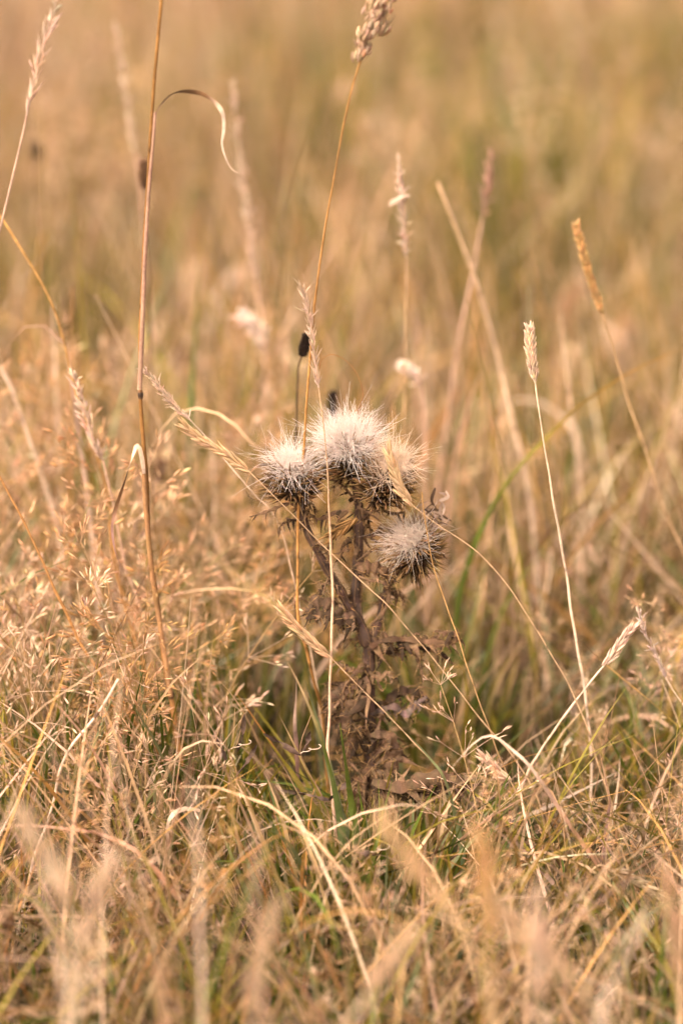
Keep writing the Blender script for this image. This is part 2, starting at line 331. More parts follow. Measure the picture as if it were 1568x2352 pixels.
# ------------------------------------------------------------------ fine panicle grass (prototypes, then copies)
def panicle_geo(stem, pan, height, spread, nwh, nbr, nsp, lean, col_s, col_p, sp_len=.0058, thick=1.0, base=(0, 0, 0)):
    K = 10; t = np.linspace(0, 1, K); az = rng.uniform(0, 6.28)
    bendv = lean * t ** 2 * height
    ax = np.stack([np.cos(az) * bendv, np.sin(az) * bendv, t * height * (1 - .25 * lean ** 2)], -1) + np.asarray(base)
    stem.tubes(ax[None], np.linspace(.00055, .00022, K)[None] * thick, np.asarray(col_s, float), 4)
    for wv in range(nwh):
        f = 0.55 + 0.43 * wv / max(nwh - 1, 1)
        p = np.array([np.interp(f, t, ax[:, i]) for i in range(3)]); tan = unit(ax[-1] - ax[-3])
        fl = (1.05 - 0.75 * wv / max(nwh - 1, 1)); n = max(2, int(nbr * (0.6 + .5 * rng.random())))
        for b in range(n):
            a = rng.uniform(0, 6.28); th = R(rng.uniform(25, 70))
            e1 = unit(np.cross(tan, [0.3, 1, .2])); e2 = np.cross(tan, e1)
            d = tan * math.cos(th) + (e1 * math.cos(a) + e2 * math.sin(a)) * math.sin(th)
            Lb = spread * fl * rng.uniform(.5, 1.1)
            q = np.linspace(0, 1, 4)[:, None]; sag = np.array([0, 0, -1]) * Lb * rng.uniform(-.1, .25)
            P = p + d * Lb * q + sag * q ** 2 + rng.normal(0, .03, 3) * Lb * q * (1 - q)
            pan.tubes(P[None], np.array([[.00022, .00019, .00016, .00014]]) * thick, np.asarray(col_p, float) * .85, 3)
            m = rng.integers(max(2, nsp - 2), nsp + 2); s = rng.uniform(.62, 1, m); s[0] = 1
            Bp = p + d * Lb * s[:, None] + sag * s[:, None] ** 2
            D = unit(d + rng.normal(0, .5, (m, 3))); off = rng.uniform(0, .0045, (m, 1)); 
            Bq = Bp + D * off
            pan.tubes(np.stack([Bp, Bq + 1e-5], 1), np.full((1, 2), .0001) * thick, np.asarray(col_p, float) * .85, 3)
            D2 = unit(D + d * .6 + rng.normal(0, .25, (m, 3)))
            pan.spindles(Bq, D2, sp_len * rng.uniform(.7, 1.25, m), .00062 * thick * rng.uniform(.7, 1.2, m), jit(col_p, m, .2))
protos = []
PANCOL = [(0.72, .49, .30), (.80, .60, .43), (.66, .42, .24), (.76, .54, .40), (.58, .35, .15)]
for k in range(10):
    st, pn = Acc(), Acc()
    panicle_geo(st, pn, 0.20 + .006 * k, rng.uniform(.030, .052), rng.integers(4, 7), rng.integers(5, 8), rng.integers(3, 5), rng.uniform(.05, .6),
                [(.45, .29, .13), (.40, .27, .11), (.26, .25, .08)][k % 3], PANCOL[k % 5])
    protos.append((st.build('stem', M_STEM, data_only=True), pn.build('panicle', M_HUSK, data_only=True)))
def panicle(x, y, h, label, group, rz=None, k=None, tilt=None):
    k = rng.integers(0, 10) if k is None else k
    e = thing('panicle_grass', label, 'grass stalk', (x, y, float(gz(np.float64(x), np.float64(y))) - .002), group)
    s = h / (0.20 + .006 * k); e.scale = (s ** .5,) * 2 + (s,)
    tl = rng.normal(0, .16, 2) if tilt is None else tilt
    e.rotation_euler = (tl[0], tl[1], rng.uniform(0, 6.28) if rz is None else rz)
    link('stem', protos[k][0], e); p = link('panicle', protos[k][1], e); p['kind'] = 'stuff'
    return e
TONES = ['golden straw', 'pale cream', 'tan', 'pinkish straw', 'bronze']
def place_left(px): return ('at the left edge' if px < 90 else 'around the slanting brown stem' if px < 240 else 'just left of the tall brown stem' if px < 345 else 'just right of the tall brown stem' if px < 450 else 'towards the thistle')
def place_right(px): return ('near the thistle' if px < 1180 else 'below the cream spike stem' if px < 1340 else 'around the purple brown blade' if px < 1440 else 'at the right edge')
def place_low(px): return ('in the left corner' if px < 330 else 'left of centre' if px < 660 else 'under the thistle' if px < 1000 else 'right of centre' if px < 1290 else 'in the right corner')
zones = [   # x-range (px), y-range of the tops (px), Y-range, count, label, place words
    ((-60, 430), (1120, 1560), (-.03, .09), 56, '{} fine panicle grass, sharp, {}', place_left),
    ((-40, 470), (1650, 2000), (-.16, -.05), 22, 'low {} panicle grass, lower left, {}', place_left),
    ((-60, 590), (840, 1220), (.12, .45), 48, 'soft {} panicle grass behind, {}', place_left),
    ((-60, 560), (690, 960), (.30, .8), 40, 'far blurred {} panicle grass, {}', place_left),
    ((1330, 1620), (1180, 1500), (.03, .25), 11, 'loose tall {} panicle grass {}', place_right),
    ((1120, 1600), (1600, 1950), (-.12, .06), 24, 'short {} panicle grass {}', place_right),
    ((600, 1300), (1950, 2200), (-.26, -.14), 14, 'short {} panicle grass in the foreground tangle {}', place_low),
    ((-40, 1600), (2080, 2330), (-.36, -.22), 20, 'husky {} panicle grass along the bottom, {}', place_low),
    ((950, 1560), (980, 1400), (.3, .8), 24, 'blurred {} panicle grass in the middle distance {}', place_right),
]
for (xa, ya, Ya, cnt, lab, pw) in zones:
    made = 0
    for _ in range(cnt * 6):
        if made >= cnt: break
        Y = rng.uniform(*Ya); px = rng.uniform(*xa); p = at(px, rng.uniform(*ya), Y); k = int(rng.integers(0, 10))
        if p[2] < 0.05 or p[2] > 0.40: continue
        l_ = lab.format(TONES[k % 5], pw(px)); panicle(p[0], p[1], p[2], l_, l_.replace('panicle grass', 'panicle grasses'), k=k); made += 1
# the far rest of the panicle grass, one mass
rest = Acc(); lib = []
for k in range(6):
    a = Acc(); panicle_geo(a, a, .24, rng.uniform(.03, .05), 5, 4, 3, rng.uniform(.1, .6), (.45, .30, .14), PANCOL[k % 5], .0055, 1.5)
    lib.append((np.vstack(a.V), np.vstack(a.F), np.vstack(a.C)))
x, y = scatter(0.9, 5.5, 42)
for i in range(len(x)):
    V, F, C = lib[i % 6]; s = rng.uniform(.8, 1.4) * (1 + .12 * y[i]); a = rng.uniform(0, 6.28); c, sn = math.cos(a), math.sin(a)
    tl = rng.normal(0, .2, 2)
    X = V * s * np.array([1.1, 1.1, min(1.0, 1.35 / s)]); X = np.stack([X[:, 0] * c - X[:, 1] * sn + tl[0] * X[:, 2], X[:, 0] * sn + X[:, 1] * c + tl[1] * X[:, 2], X[:, 2]], 1)
    rest.add(X + [x[i], y[i], 0], F, C * math.exp(rng.normal(0, .15)))
o = rest.build('distant_panicle_grass', M_HUSK); o['kind'] = 'stuff'; o['label'] = 'blurred seeding grass far behind the thistle'; o['category'] = 'grass'

# ------------------------------------------------------------------ seed-head kinds on single stalks
def axis_frames(P, n, f0=0.0, f1=1.0, even=True):
    s = np.linspace(f0, f1, n) if even else np.sort(rng.uniform(f0, f1, n))
    t = np.linspace(0, 1, len(P)); Q = np.stack([np.interp(s, t, P[:, i]) for i in range(3)], 1)
    T = unit(np.gradient(P, axis=0)); TT = unit(np.stack([np.interp(s, t, T[:, i]) for i in range(3)], 1))
    ref = np.array([0.15, 1.0, 0.1]); e1 = unit(np.cross(TT, ref)); e2 = np.cross(TT, e1)
    return s, Q, TT, e1, e2
def head_ear(a, P, col, n=14, L=.011, r=.0012, awn=.5):
    """two-ranked ear, P runs from tip to base"""
    s, Q, T, e1, e2 = axis_frames(P, n); up = -T; sg = np.where(np.arange(n) % 2 == 0, 1, -1)[:, None]
    a.tubes(P[None], np.linspace(.0003, .0006, len(P))[None], np.asarray(col) * .9, 4)
    for j in range(3):
        D = up + e1 * sg * rng.uniform(.10, .30, (n, 1)) + e2 * rng.normal(0, .14, (n, 1))
        a.spindles(Q + e1 * sg * .0006 * j, D, L * rng.uniform(.75, 1.15, n), r * rng.uniform(.8, 1.2, n), jit(col, n, .13), 4)
    if awn:
        D = up + e1 * sg * rng.uniform(.15, .4, (n, 1)) + e2 * rng.normal(0, .2, (n, 1))
        a.spindles(Q, D, L * (1 + awn), .00013, jit(col, n, .1), 3)
def head_feather(a, P, col, n=90, L=.007, r=.0005, rad=.0022, stray=.12):
    s, Q, T, e1, e2 = axis_frames(P, n, 0, 1, False); up = -T; an = rng.uniform(0, 6.28, (n, 1))
    o = e1 * np.cos(an) + e2 * np.sin(an); prof = np.sin(np.clip(s, .05, .98) * math.pi)[:, None] ** .6
    a.tubes(P[None], np.linspace(.0002, .0005, len(P))[None], np.asarray(col) * .9, 4)
    D = up + o * rng.uniform(.05, .55, (n, 1)) + np.where(rng.random((n, 1)) < stray, o * 1.3, 0)
    a.spindles(Q + o * rad * prof * rng.uniform(0, 1, (n, 1)), D, L * rng.uniform(.5, 1.2, n), r * rng.uniform(.6, 1.3, n), jit(col, n, .15), 3, bend=.12)
def head_spike(a, P, col, n=170, L=.0042, r=.0007, rad=.0032):
    """dense cylindrical spike"""
    s, Q, T, e1, e2 = axis_frames(P, n, 0.02, 1); up = -T; an = (np.arange(n) * 2.39996)[:, None]
    o = e1 * np.cos(an) + e2 * np.sin(an); prof = np.clip(np.sin(np.clip(s * .93 + .05, 0, 1) * math.pi), 0.12, 1)[:, None] ** .5
    prof *= (1 + .22 * np.sin(s * 23 + an[:, 0] * .3))[:, None]
    a.tubes(P[None], np.full((1, len(P)), rad * .4), np.asarray(col) * .9, 5)
    a.spindles(Q + o * rad * prof * .5, up * .9 + o * rng.uniform(.2, .5, (n, 1)), L * rng.uniform(.8, 1.25, n), r * rng.uniform(.8, 1.2, n), jit(col, n, .15), 4)
def head_clump(a, P, col, n=16):
    """cocksfoot: dense one-sided clumps of flat husks"""
    s, Q, T, e1, e2 = axis_frames(P, n); up = -T
    a.tubes(P[None], np.full((1, len(P)), .0006), np.asarray(col) * .8, 4)
    for i in range(n):
        m = 26; sz = .0055 * (0.6 + .7 * math.sin(min(1, s[i] * 1.1 + .12) * math.pi)) ; off = e1[i] * rng.normal(0, .0016) + e2[i] * rng.normal(0, .0014)
        c = Q[i] + off; j = rng.normal(0, 1, (m, 3)) * [sz * .42] 
        a.spindles(c + j, up[i] + rng.normal(0, .28, (m, 3)), rng.uniform(.004, .007, m), rng.uniform(.0006, .0010, m), jit(col, m, .22), 4)
def head_knob(a, P, col, n=150, rad=.0032):
    """ribwort plantain: short dark oval spike"""
    s, Q, T, e1, e2 = axis_frames(P, n, 0, 1); an = (np.arange(n) * 2.39996)[:, None]
    o = e1 * np.cos(an) + e2 * np.sin(an); prof = np.sin(np.clip(s * .86 + .08, 0, 1) * math.pi)[:, None] ** .6
    a.tubes(P[None], (rad * .85 * np.sin(np.clip(np.linspace(.05, .95, len(P)), 0, 1) * math.pi) ** .6)[None], np.asarray(col) * .6, 8)
    a.spindles(Q + o * rad * prof * .6, o - T * .5, .0022 * rng.uniform(.8, 1.4, n), .0007, jit(col, n, .25), 4)
HEADS = dict(ear=head_ear, feather=head_feather, spike=head_spike, clump=head_clump, knob=head_knob)
def stalk(name, label, cat, head, hpts, spts, Y, r=(.0004, .0008), scol=(STRAW, STRAW), hcol=CREAM, group=None, root=True, hk=None, node=None, drift=.25):
    """head points run from tip to base; stem points go on from there to where the stem is lost in the grass"""
    H = pts_at(hpts, Y) if hpts else None
    S = pts_at(([hpts[-1]] if hpts else []) + list(spts), Y)
    if root: S = rootdown(S, drift)
    n = max(10, len(S) * 5); S = spline(S, n)
    base = S[-1].copy(); e = thing(name, label, cat, base, group)
    a = Acc(); t = np.linspace(0, 1, n)[:, None]
    wv = np.cumsum(rng.normal(0, .00012, (n, 3)), 0); wv -= wv[:1]
    C = np.asarray(scol[0]) * (1 - t) + np.asarray(scol[1]) * t
    C = C * np.exp(rng.normal(0, .07, (n, 1)))
    m_ = n * 3; S = spline(S, m_); q_ = np.linspace(0, 1, m_); t = q_[:, None]; ln_ = np.linalg.norm(np.diff(S, axis=0), axis=1).sum()
    for fr, am in ((1.3, .0006), (3.7, .0004), (9, .0002)):
        S = S + np.stack([np.sin(q_ * fr * 6.28 + rng.uniform(0, 6)), np.sin(q_ * fr * 6.28 + rng.uniform(0, 6)), 0 * q_], 1) * am * min(1, ln_ / .3) * (q_ * (1 - q_) * 4).clip(0, 1)[:, None]
    C = np.asarray(scol[0]) * (1 - t) + np.asarray(scol[1]) * t
    C = C * np.exp(np.interp(q_, np.linspace(0, 1, 12), rng.normal(0, .16, 12)))[:, None] * np.exp(rng.normal(0, .10, (m_, 1))); n = m_
    for q0 in rng.uniform(.15, .9, int(ln_ / .09)):
        z_ = np.exp(-((q_ - q0) * ln_ / .0016) ** 2)[:, None]; C = C * (1 - .6 * z_)
    rv = np.linspace(r[0], r[1], n) * (1 + np.interp(q_, np.linspace(0, 1, 16), rng.normal(0, .13, 16)))
    a.tubes((S)[None], rv[None], C[None], 6)
    a.build('stem', M_STEM, e, base)
    if head:
        h = Acc(); HEADS[head](h, spline(H, 14), hcol, **(hk or {})); h.build('seed_head', M_HUSK, e, base)
    if node is not None:
        for (px, py, yy, rr) in node:
            q = at(px, py, yy); b = Acc(); k = int(np.argmin(np.linalg.norm(S - q, axis=1))); k = min(max(k, 1), n - 2)
            d = unit(S[k + 1] - S[k - 1]); pp = np.stack([S[k] - d * .0022, S[k] - d * .0008, S[k] + d * .0008, S[k] + d * .003])
            b.tubes(pp[None], np.array([[rr * .95, rr * 1.25, rr * 1.25, rr * .9]]), np.array([BROWN, DARK, DARK, BROWN])[None], 8); b.build('node', M_STEM, e, base)
    return e, base
def blade_part(name, pts, W, cols, e, base, tw=(0.3, 0.8), n=28, crease=.3, mat=None, prof='leaf', facing=(0, -1, 0)):
    P = spline(pts, n); T = unit(np.gradient(P, axis=0)); t = np.linspace(0, 1, n)
    f = np.asarray(facing, float); s0 = unit(np.cross(T, f)); nn = np.cross(T, s0)
    tw = tw[0] + (tw[1] - tw[0]) * t + .3 * np.sin(t * 9 + rng.uniform(0, 6)) + np.interp(t, np.linspace(0, 1, 12), rng.normal(0, .22, 12)); S = s0 * np.cos(tw)[:, None] + nn * np.sin(tw)[:, None]
    pr = np.clip(1.0 - t ** 3, .05, 1) * np.minimum(1, .7 + 2 * t) if prof == 'leaf' else np.clip(np.sin((t * .9 + .08) * math.pi), .06, 1) ** .7
    k = np.linspace(0, 1, len(cols)); cc = np.stack([np.interp(t, k, [c[i] for c in cols]) for i in range(3)], 1)
    pr = pr * (1 + np.interp(t, np.linspace(0, 1, 14), rng.normal(0, .16, 14))); cc = cc * np.exp(np.interp(t, np.linspace(0, 1, 20), rng.normal(0, .22, 20)))[:, None]
    a = Acc(); a.ribbons(P[None], S[None], (W * pr)[None], cc[None], crease)
    return a.build(name, mat or M_BLADE, e, base)
def lone_blade(name, label, cat, lst, Y, W, cols, group=None, root=True, **k):
    """a single leaf blade given from tip to base"""
    P = pts_at(lst, Y)
    if root: P = rootdown(P)
    P = P[::-1]; base = P[0].copy(); a = None
    t = thing(name, label, cat, base, group)
    blade_part('blade', P, W, cols[::-1], t, base, **k)
    return t

# --- the tall brown stem with the arched leaf
e, b = stalk('tall_stem', 'tall reddish brown grass stem left of the thistle, with arched withered leaf', 'grass stalk', None, None,
    [(374, -60), (371, 0), (357, 170), (351, 270), (340, 430), (331, 600), (325, 760), (321, 905), (323, 960), (330, 1060), (337, 1180), (349, 1300), (366, 1420), (378, 1530, -.005), (392, 1600, -.01), (412, 1720, -.02), (437, 1850, -.03)],
    0.0, (.0010, .0017), ((.30, .155, .045), (.24, .115, .04)), node=[(321, 907, 0, .0013), (392, 1597, -.01, .0017)])
P = pts_at([(357, 262), (372, 238), (395, 216), (425, 210), (462, 215), (492, 233), (511, 260), (514, 298), (510, 330), (518, 362), (532, 388), (549, 398)], -.004)
blade_part('arched_leaf', P, .0026, [PURP, DARK, BROWN, PALE, PALE, PALE], e, b, tw=(1.2, -.6), n=44)
P = pts_at([(321, 895), (327, 760), (333, 600), (343, 430), (352, 330), (357, 258)], -.003); sh = Acc(); PP = spline(P, 24)
sh.tubes(PP[None], np.linspace(.0016, .0010, 24)[None], jit((.36, .22, .15), 24, .08)[None], 6); sh.build('leaf_sheath', M_STEM, e, b)
P = pts_at([(331, 1088), (328, 1062), (321, 1030), (314, 1024), (306, 1045), (292, 1090), (277, 1135), (263, 1180), (258, 1215), (264, 1262), (276, 1300), (272, 1335), (274, 1362)], -.006)
blade_part('twisted_leaf', P, .0026, [PALE, CREAM, DARK, BROWN, PURP, PURP, PALE], e, b, tw=(0, 5.5), n=52)
P = pts_at([(392, 1600, -.012), (378, 1500, -.007), (362, 1400, -.005), (346, 1290, -.005), (334, 1150, -.005), (331, 1075, -.004)]); sh = Acc(); PP = spline(P, 20)
sh.tubes(PP[None], np.linspace(.0017, .0015, 20)[None], jit((.30, .165, .075), 20, .1)[None], 6); sh.build('leaf_sheath', M_STEM, e, b)

# --- cocksfoot stalk in front of the thistle
stalk('cocksfoot_stalk', 'tall orange stem with clumpy brown cocksfoot head at the top edge', 'grass stalk', 'clump',
    [(890, -55), (880, 5), (860, 55), (838, 95), (828, 138)],
    [(812, 190), (790, 285), (765, 420), (738, 590), (720, 750), (706, 880), (697, 1000), (690, 1090), (683, 1210, -.01), (682, 1320, -.012), (683, 1425, -.015), (700, 1490, -.015), (722, 1570, -.01), (742, 1650, 0)],
    -.012, (.0005, .0012), ((.36, .19, .06), (.32, .16, .05)), (.55, .395, .27), hk=dict(n=13))
stalk('slender_stalk', 'thin pale stem with feathery wisp crossing just before the top seed head', 'grass stalk', 'feather',
    [(694, 662), (704, 700), (713, 745), (720, 800), (728, 868), (732, 890)],
    [(737, 935), (746, 1020), (755, 1150), (759, 1260), (765, 1400, -.03), (764, 1500, -.035), (757, 1620, -.04), (752, 1725, -.05), (762, 1800, -.055), (768, 1900, -.06)],
    -.02, (.0004, .0013), (STRAW, PINK), PALE, hk=dict(n=130, L=.007, r=.00038, rad=.0016))
stalk('hair_stem', 'hair-thin curved brown stem arching over the top white seed head', 'grass stem', None, None,
    [(733, 850), (737, 830), (750, 818), (768, 815), (800, 833), (823, 868), (833, 908), (821, 945)], -.005, (.0002, .0003), (RUST, BROWN), root=False)
# --- ribwort plantain heads
for (hp, sp, Y, rad, lab) in [
    ([(706, 768), (701, 792), (692, 818)], [(684, 850), (682, 940), (680, 1050), (678, 1200), (676, 1350)], .07, .0030, 'dark oval plantain head beside the orange stem above the thistle'),
    ([(764, 900), (764, 930), (763, 962)], [(762, 1050), (760, 1200)], .22, .0030, 'blurred black plantain head just behind the top white seed head'),
    ([(330, 368), (331, 400), (333, 434)], [(335, 520), (342, 640), (345, 800), (347, 1000)], .24, .0036, 'black plantain head behind the tall brown stem near the arched leaf'),
    ([(83, 330), (85, 348), (88, 366)], [(92, 420), (95, 600)], .62, .004, 'small far blurred dark plantain head at the upper left'),
    ([(368, 1055), (368, 1080), (367, 1107)], [(368, 1150), (370, 1300)], .20, .0034, 'brown blurred plantain head right of the tall brown stem'),
    ([(418, 785), (416, 812), (413, 840)], [(412, 900), (408, 1050)], .5, .0042, 'blurred rusty plantain head in the left background'),
    ([(8, 2095), (16, 2112), (28, 2130)], [(34, 2170), (40, 2250)], -.2, .0036, 'rusty plantain head at the lower left edge'),
    ([(452, 2120), (455, 2140), (456, 2160)], [(457, 2220), (458, 2330)], -.28, .0034, 'brown plantain head low in the bottom foreground'),
]:
    stalk('plantain_stalk', lab, 'seed stalk', 'knob', hp, sp, Y, (.0007, .0009), ((.12, .08, .04), (.15, .10, .05)), (.04, .025, .018) if 'brown' not in lab and 'rusty' not in lab else (.24, .14, .08), 'plantain seed heads', hk=dict(rad=rad * .92))
# --- pale spikes and ears
L = stalk
L('spike_stalk', 'cream dense spike on straight pale stem right of the thistle', 'grass stalk', 'spike', [(1216, 757), (1217, 785), (1221, 830), (1228, 876)],
  [(1236, 940), (1247, 1020), (1266, 1130), (1290, 1270), (1320, 1440), (1340, 1570), (1357, 1722), (1356, 1800), (1347, 1950)], 0.0, (.0006, .0009), (CREAM, PALE), (.80, .64, .47), hk=dict(rad=.0027, n=150, L=.0055), node=[(1357, 1745, 0, .0007)])
L('spike_stalk', 'golden tan spike leaning in the upper right of the meadow', 'grass stalk', 'spike', [(1322, 515), (1335, 570), (1352, 630), (1372, 690), (1382, 720)],
  [(1405, 790), (1440, 910), (1480, 1030), (1520, 1160), (1568, 1270), (1590, 1330)], .13, (.0006, .0009), ((.5, .33, .17), STRAW), (.66, .44, .20), hk=dict(rad=.0028, n=170))
L('feather_stalk', 'long pale feathery stalk crossing the upper left corner', 'grass stalk', 'feather', [(140, -30), (115, 50), (92, 130), (78, 195), (62, 265)],
  [(48, 330), (28, 415), (2, 530), (-30, 680)], -.02, (.0006, .0008), (PINK, PALE), PALE, hk=dict(n=70, L=.010, r=.0007, rad=.0016, stray=.05))
L('feather_stalk', 'pale narrow head with a cross-lying husk above the right seed head', 'grass stalk', 'feather', [(917, 370), (921, 430), (926, 500), (930, 560), (932, 590)],
  [(933, 680), (931, 800), (926, 950)], .17, (.0005, .0007), (STRAW, GOLD), (.76, .60, .48), hk=dict(n=120, L=.007, r=.0006, rad=.0024))
L('feather_stalk', 'slim pale stem with narrow head right of centre, crossing a thicker stem', 'grass stalk', 'feather', [(1127, 362), (1122, 400), (1112, 470), (1108, 500)],
  [(1092, 590), (1052, 800), (1022, 990), (1000, 1160)], .30, (.0009, .0013), (PINK, PINK), PINK, hk=dict(n=60, L=.009, r=.0009, rad=.0015, stray=.02))
L('straw_stem', 'thick cream stem leaning across the middle right, softly blurred', 'grass stem', None, None,
  [(1005, 420), (1045, 520), (1095, 650), (1140, 810), (1165, 920), (1195, 1050), (1222, 1190), (1235, 1320), (1245, 1430)], .26, (.0010, .0024), (STRAW, PALE))
L('feather_stalk', 'whitish blurred feathery stalk at the upper left', 'grass stalk', 'feather', [(263, 55), (278, 130), (292, 220), (305, 320), (312, 350)],
  [(325, 440), (340, 620), (350, 800)], .42, (.0008, .001), (PINK, STRAW), (.78, .62, .49), hk=dict(n=130, L=.007, r=.0006, rad=.0022))
L('feather_stalk', 'whitish blurred stalk with tufted head above the thistle on the left', 'grass stalk', 'feather', [(535, 195), (543, 270), (552, 360), (566, 480), (582, 600), (588, 645)],
  [(600, 740), (610, 860)], .36, (.0008, .001), (PINK, STRAW), (.78, .62, .49), hk=dict(n=150, L=.007, r=.0006, rad=.0022))
L('feather_stalk', 'short whitish plume leaning left of the tall brown stem', 'grass stalk', 'feather', [(172, 865), (190, 920), (213, 1000), (238, 1060)],
  [(258, 1150), (285, 1290), (330, 1420), (362, 1570), (392, 1740)], .06, (.0006, .0009), (PINK, STRAW), PALE, hk=dict(n=110, L=.008, r=.0007, rad=.003))
L('feather_stalk', 'narrow pale wisp pointing up to the tall brown stem', 'grass stalk', 'feather', [(334, 850), (362, 885), (400, 930), (440, 968)],
  [(470, 1000), (520, 1060), (580, 1130), (650, 1230)], .02, (.0003, .0005), (PALE, STRAW), PALE, hk=dict(n=130, L=.0055, r=.00038, rad=.0018))
L('rye_stalk', 'slanting cream ear left of the thistle on a thin stem crossing behind it', 'grass stalk', 'ear', [(433, 985), (470, 1015), (520, 1045), (575, 1086)],
  [(615, 1125), (680, 1190), (752, 1265), (845, 1350), (892, 1393), (958, 1472), (1024, 1551), (1130, 1680), (1180, 1740), (1240, 1850)], -.035, (.0003, .0005), (STRAW, STRAW), (.68, .49, .29), hk=dict(n=18, L=.0095, r=.00075))
L('rye_stalk', 'cream ear lying across the right white seed head', 'grass stalk', 'ear', [(893, 1045), (908, 1085), (925, 1130), (946, 1160)],
  [(1000, 1202), (1060, 1240), (1110, 1280), (1165, 1345), (1240, 1460), (1300, 1570), (1352, 1690), (1378, 1775), (1420, 1900)], -.035, (.0003, .0005), (STRAW, STRAW), (.70, .51, .31), hk=dict(n=16, L=.0095, r=.0008))
L('rye_stalk', 'cream ear below the thistle head, left of the main stem', 'grass stalk', 'ear', [(655, 1412), (690, 1450), (720, 1478), (757, 1508)],
  [(847, 1600), (940, 1694), (1010, 1770), (1066, 1850)], -.045, (.0003, .0005), (STRAW, STRAW), (.70, .49, .30), hk=dict(n=16, L=.0105, r=.0009))
L('rye_stalk', 'pale ear on a stem leaning left at the right side', 'grass stalk', 'ear', [(1446, 1448), (1425, 1475), (1405, 1505), (1385, 1530)],
  [(1352, 1570), (1300, 1640), (1250, 1710), (1205, 1790), (1170, 1900), (1135, 2030)], -.03, (.0006, .001), (PALE, STRAW), PALE, hk=dict(n=14, L=.0085, r=.0008))
L('rye_stalk', 'small cream ear near the right end of the lowest thistle leaf', 'grass stalk', 'ear', [(1115, 1745), (1135, 1762), (1152, 1783), (1172, 1795)],
  [(1200, 1850), (1220, 1900)], -.05, (.0005, .0007), (STRAW, STRAW), CREAM, hk=dict(n=9, L=.009, r=.0009))
L('rye_stalk', 'pale ear drooping at the lower right edge', 'grass stalk', 'ear', [(1560, 2085), (1520, 2060), (1480, 2035), (1420, 2005), (1400, 1995)],
  [(1370, 1990), (1340, 2040), (1320, 2150)], -.13, (.0006, .0008), (STRAW, STRAW), (.62, .47, .32), hk=dict(n=15, L=.010, r=.0009))
L('feather_stalk', 'frail whitish wisp with papery husks at the right edge', 'grass stalk', 'feather', [(1466, 1408), (1480, 1450), (1500, 1495), (1518, 1530), (1527, 1556)],
  [(1548, 1590), (1575, 1630), (1620, 1720)], -.02, (.0003, .0005), (PALE, PINK), (.66, .52, .45), hk=dict(n=80, L=.005, r=.0005, rad=.0014))
L('straw_stem', 'thin orange stem slanting from the lowest seed head to the lower right', 'grass stem', None, None,
  [(968, 1130), (975, 1190), (992, 1290), (1030, 1410), (1075, 1540), (1105, 1620), (1140, 1720), (1165, 1780), (1180, 1850)], -.04, (.0003, .0005), (GOLD, STRAW))
L('straw_stem', 'sharp brown stem slanting down through the left thicket', 'grass stem', None, None,
  [(-20, 1060), (0, 1095), (60, 1210), (110, 1315), (150, 1395), (200, 1500), (290, 1630), (380, 1755), (442, 1850)], -.01, (.0008, .0012), ((.40, .21, .08), (.38, .19, .06)), node=[(408, 1785, -.01, .0012)])
L('straw_stem', 'soft orange stem curving down the far left', 'grass stem', None, None,
  [(-30, 470), (0, 495), (60, 590), (105, 670), (135, 745), (170, 880), (215, 1010), (245, 1130), (262, 1230), (275, 1330), (330, 1480), (390, 1600)], .10, (.0007, .0012), (GOLD, (.40, .22, .09)))
L('straw_stem', 'pale pink stem rising through the left tangle', 'grass stem', None, None,
  [(272, 1560), (225, 1640), (150, 1740), (120, 1860), (80, 1960), (60, 2060), (10, 2280)], -.10, (.0007, .0012), (PALE, PALE), node=[(225, 1640, -.1, .0008)])
L('straw_stem', 'pale sloping stem in the blurred left background', 'grass stem', None, None,
  [(0, 840), (30, 900), (65, 1000), (100, 1110), (140, 1250)], .18, (.0012, .0016), (PALE, STRAW))
L('straw_stem', 'rust brown stem inside the thicket between the two left stems', 'grass stem', None, None,
  [(250, 1200), (265, 1310), (300, 1440), (340, 1560), (400, 1690), (435, 1800), (450, 1900)], .03, (.0007, .0011), ((.40, .22, .09), (.33, .17, .06)))
L('straw_stem', 'soft tan stem in the left middle distance', 'grass stem', None, None, [(100, 540), (75, 680), (60, 800), (55, 950)], .5, (.0012, .0016), (GOLD, STRAW))
L('straw_stem', 'mustard stem at the right edge low down', 'grass stem', None, None, [(1580, 1430), (1545, 1560), (1532, 1700), (1528, 1850)], .12, (.0010, .0014), ((.42, .26, .06), (.36, .24, .06)))
L('straw_stem', 'straight straw stem at the right near the purple blade', 'grass stem', None, None, [(1378, 1770), (1388, 1800), (1400, 1850), (1405, 1920), (1417, 2000), (1425, 2100)], -.06, (.0005, .0007), (STRAW, STRAW))
L('straw_stem', 'long shiny straw stalk lying across the lower left', 'grass stem', None, None, [(358, 1930), (400, 2010), (420, 2120), (415, 2240), (425, 2330)], -.2, (.0006, .0008), (STRAW, STRAW))

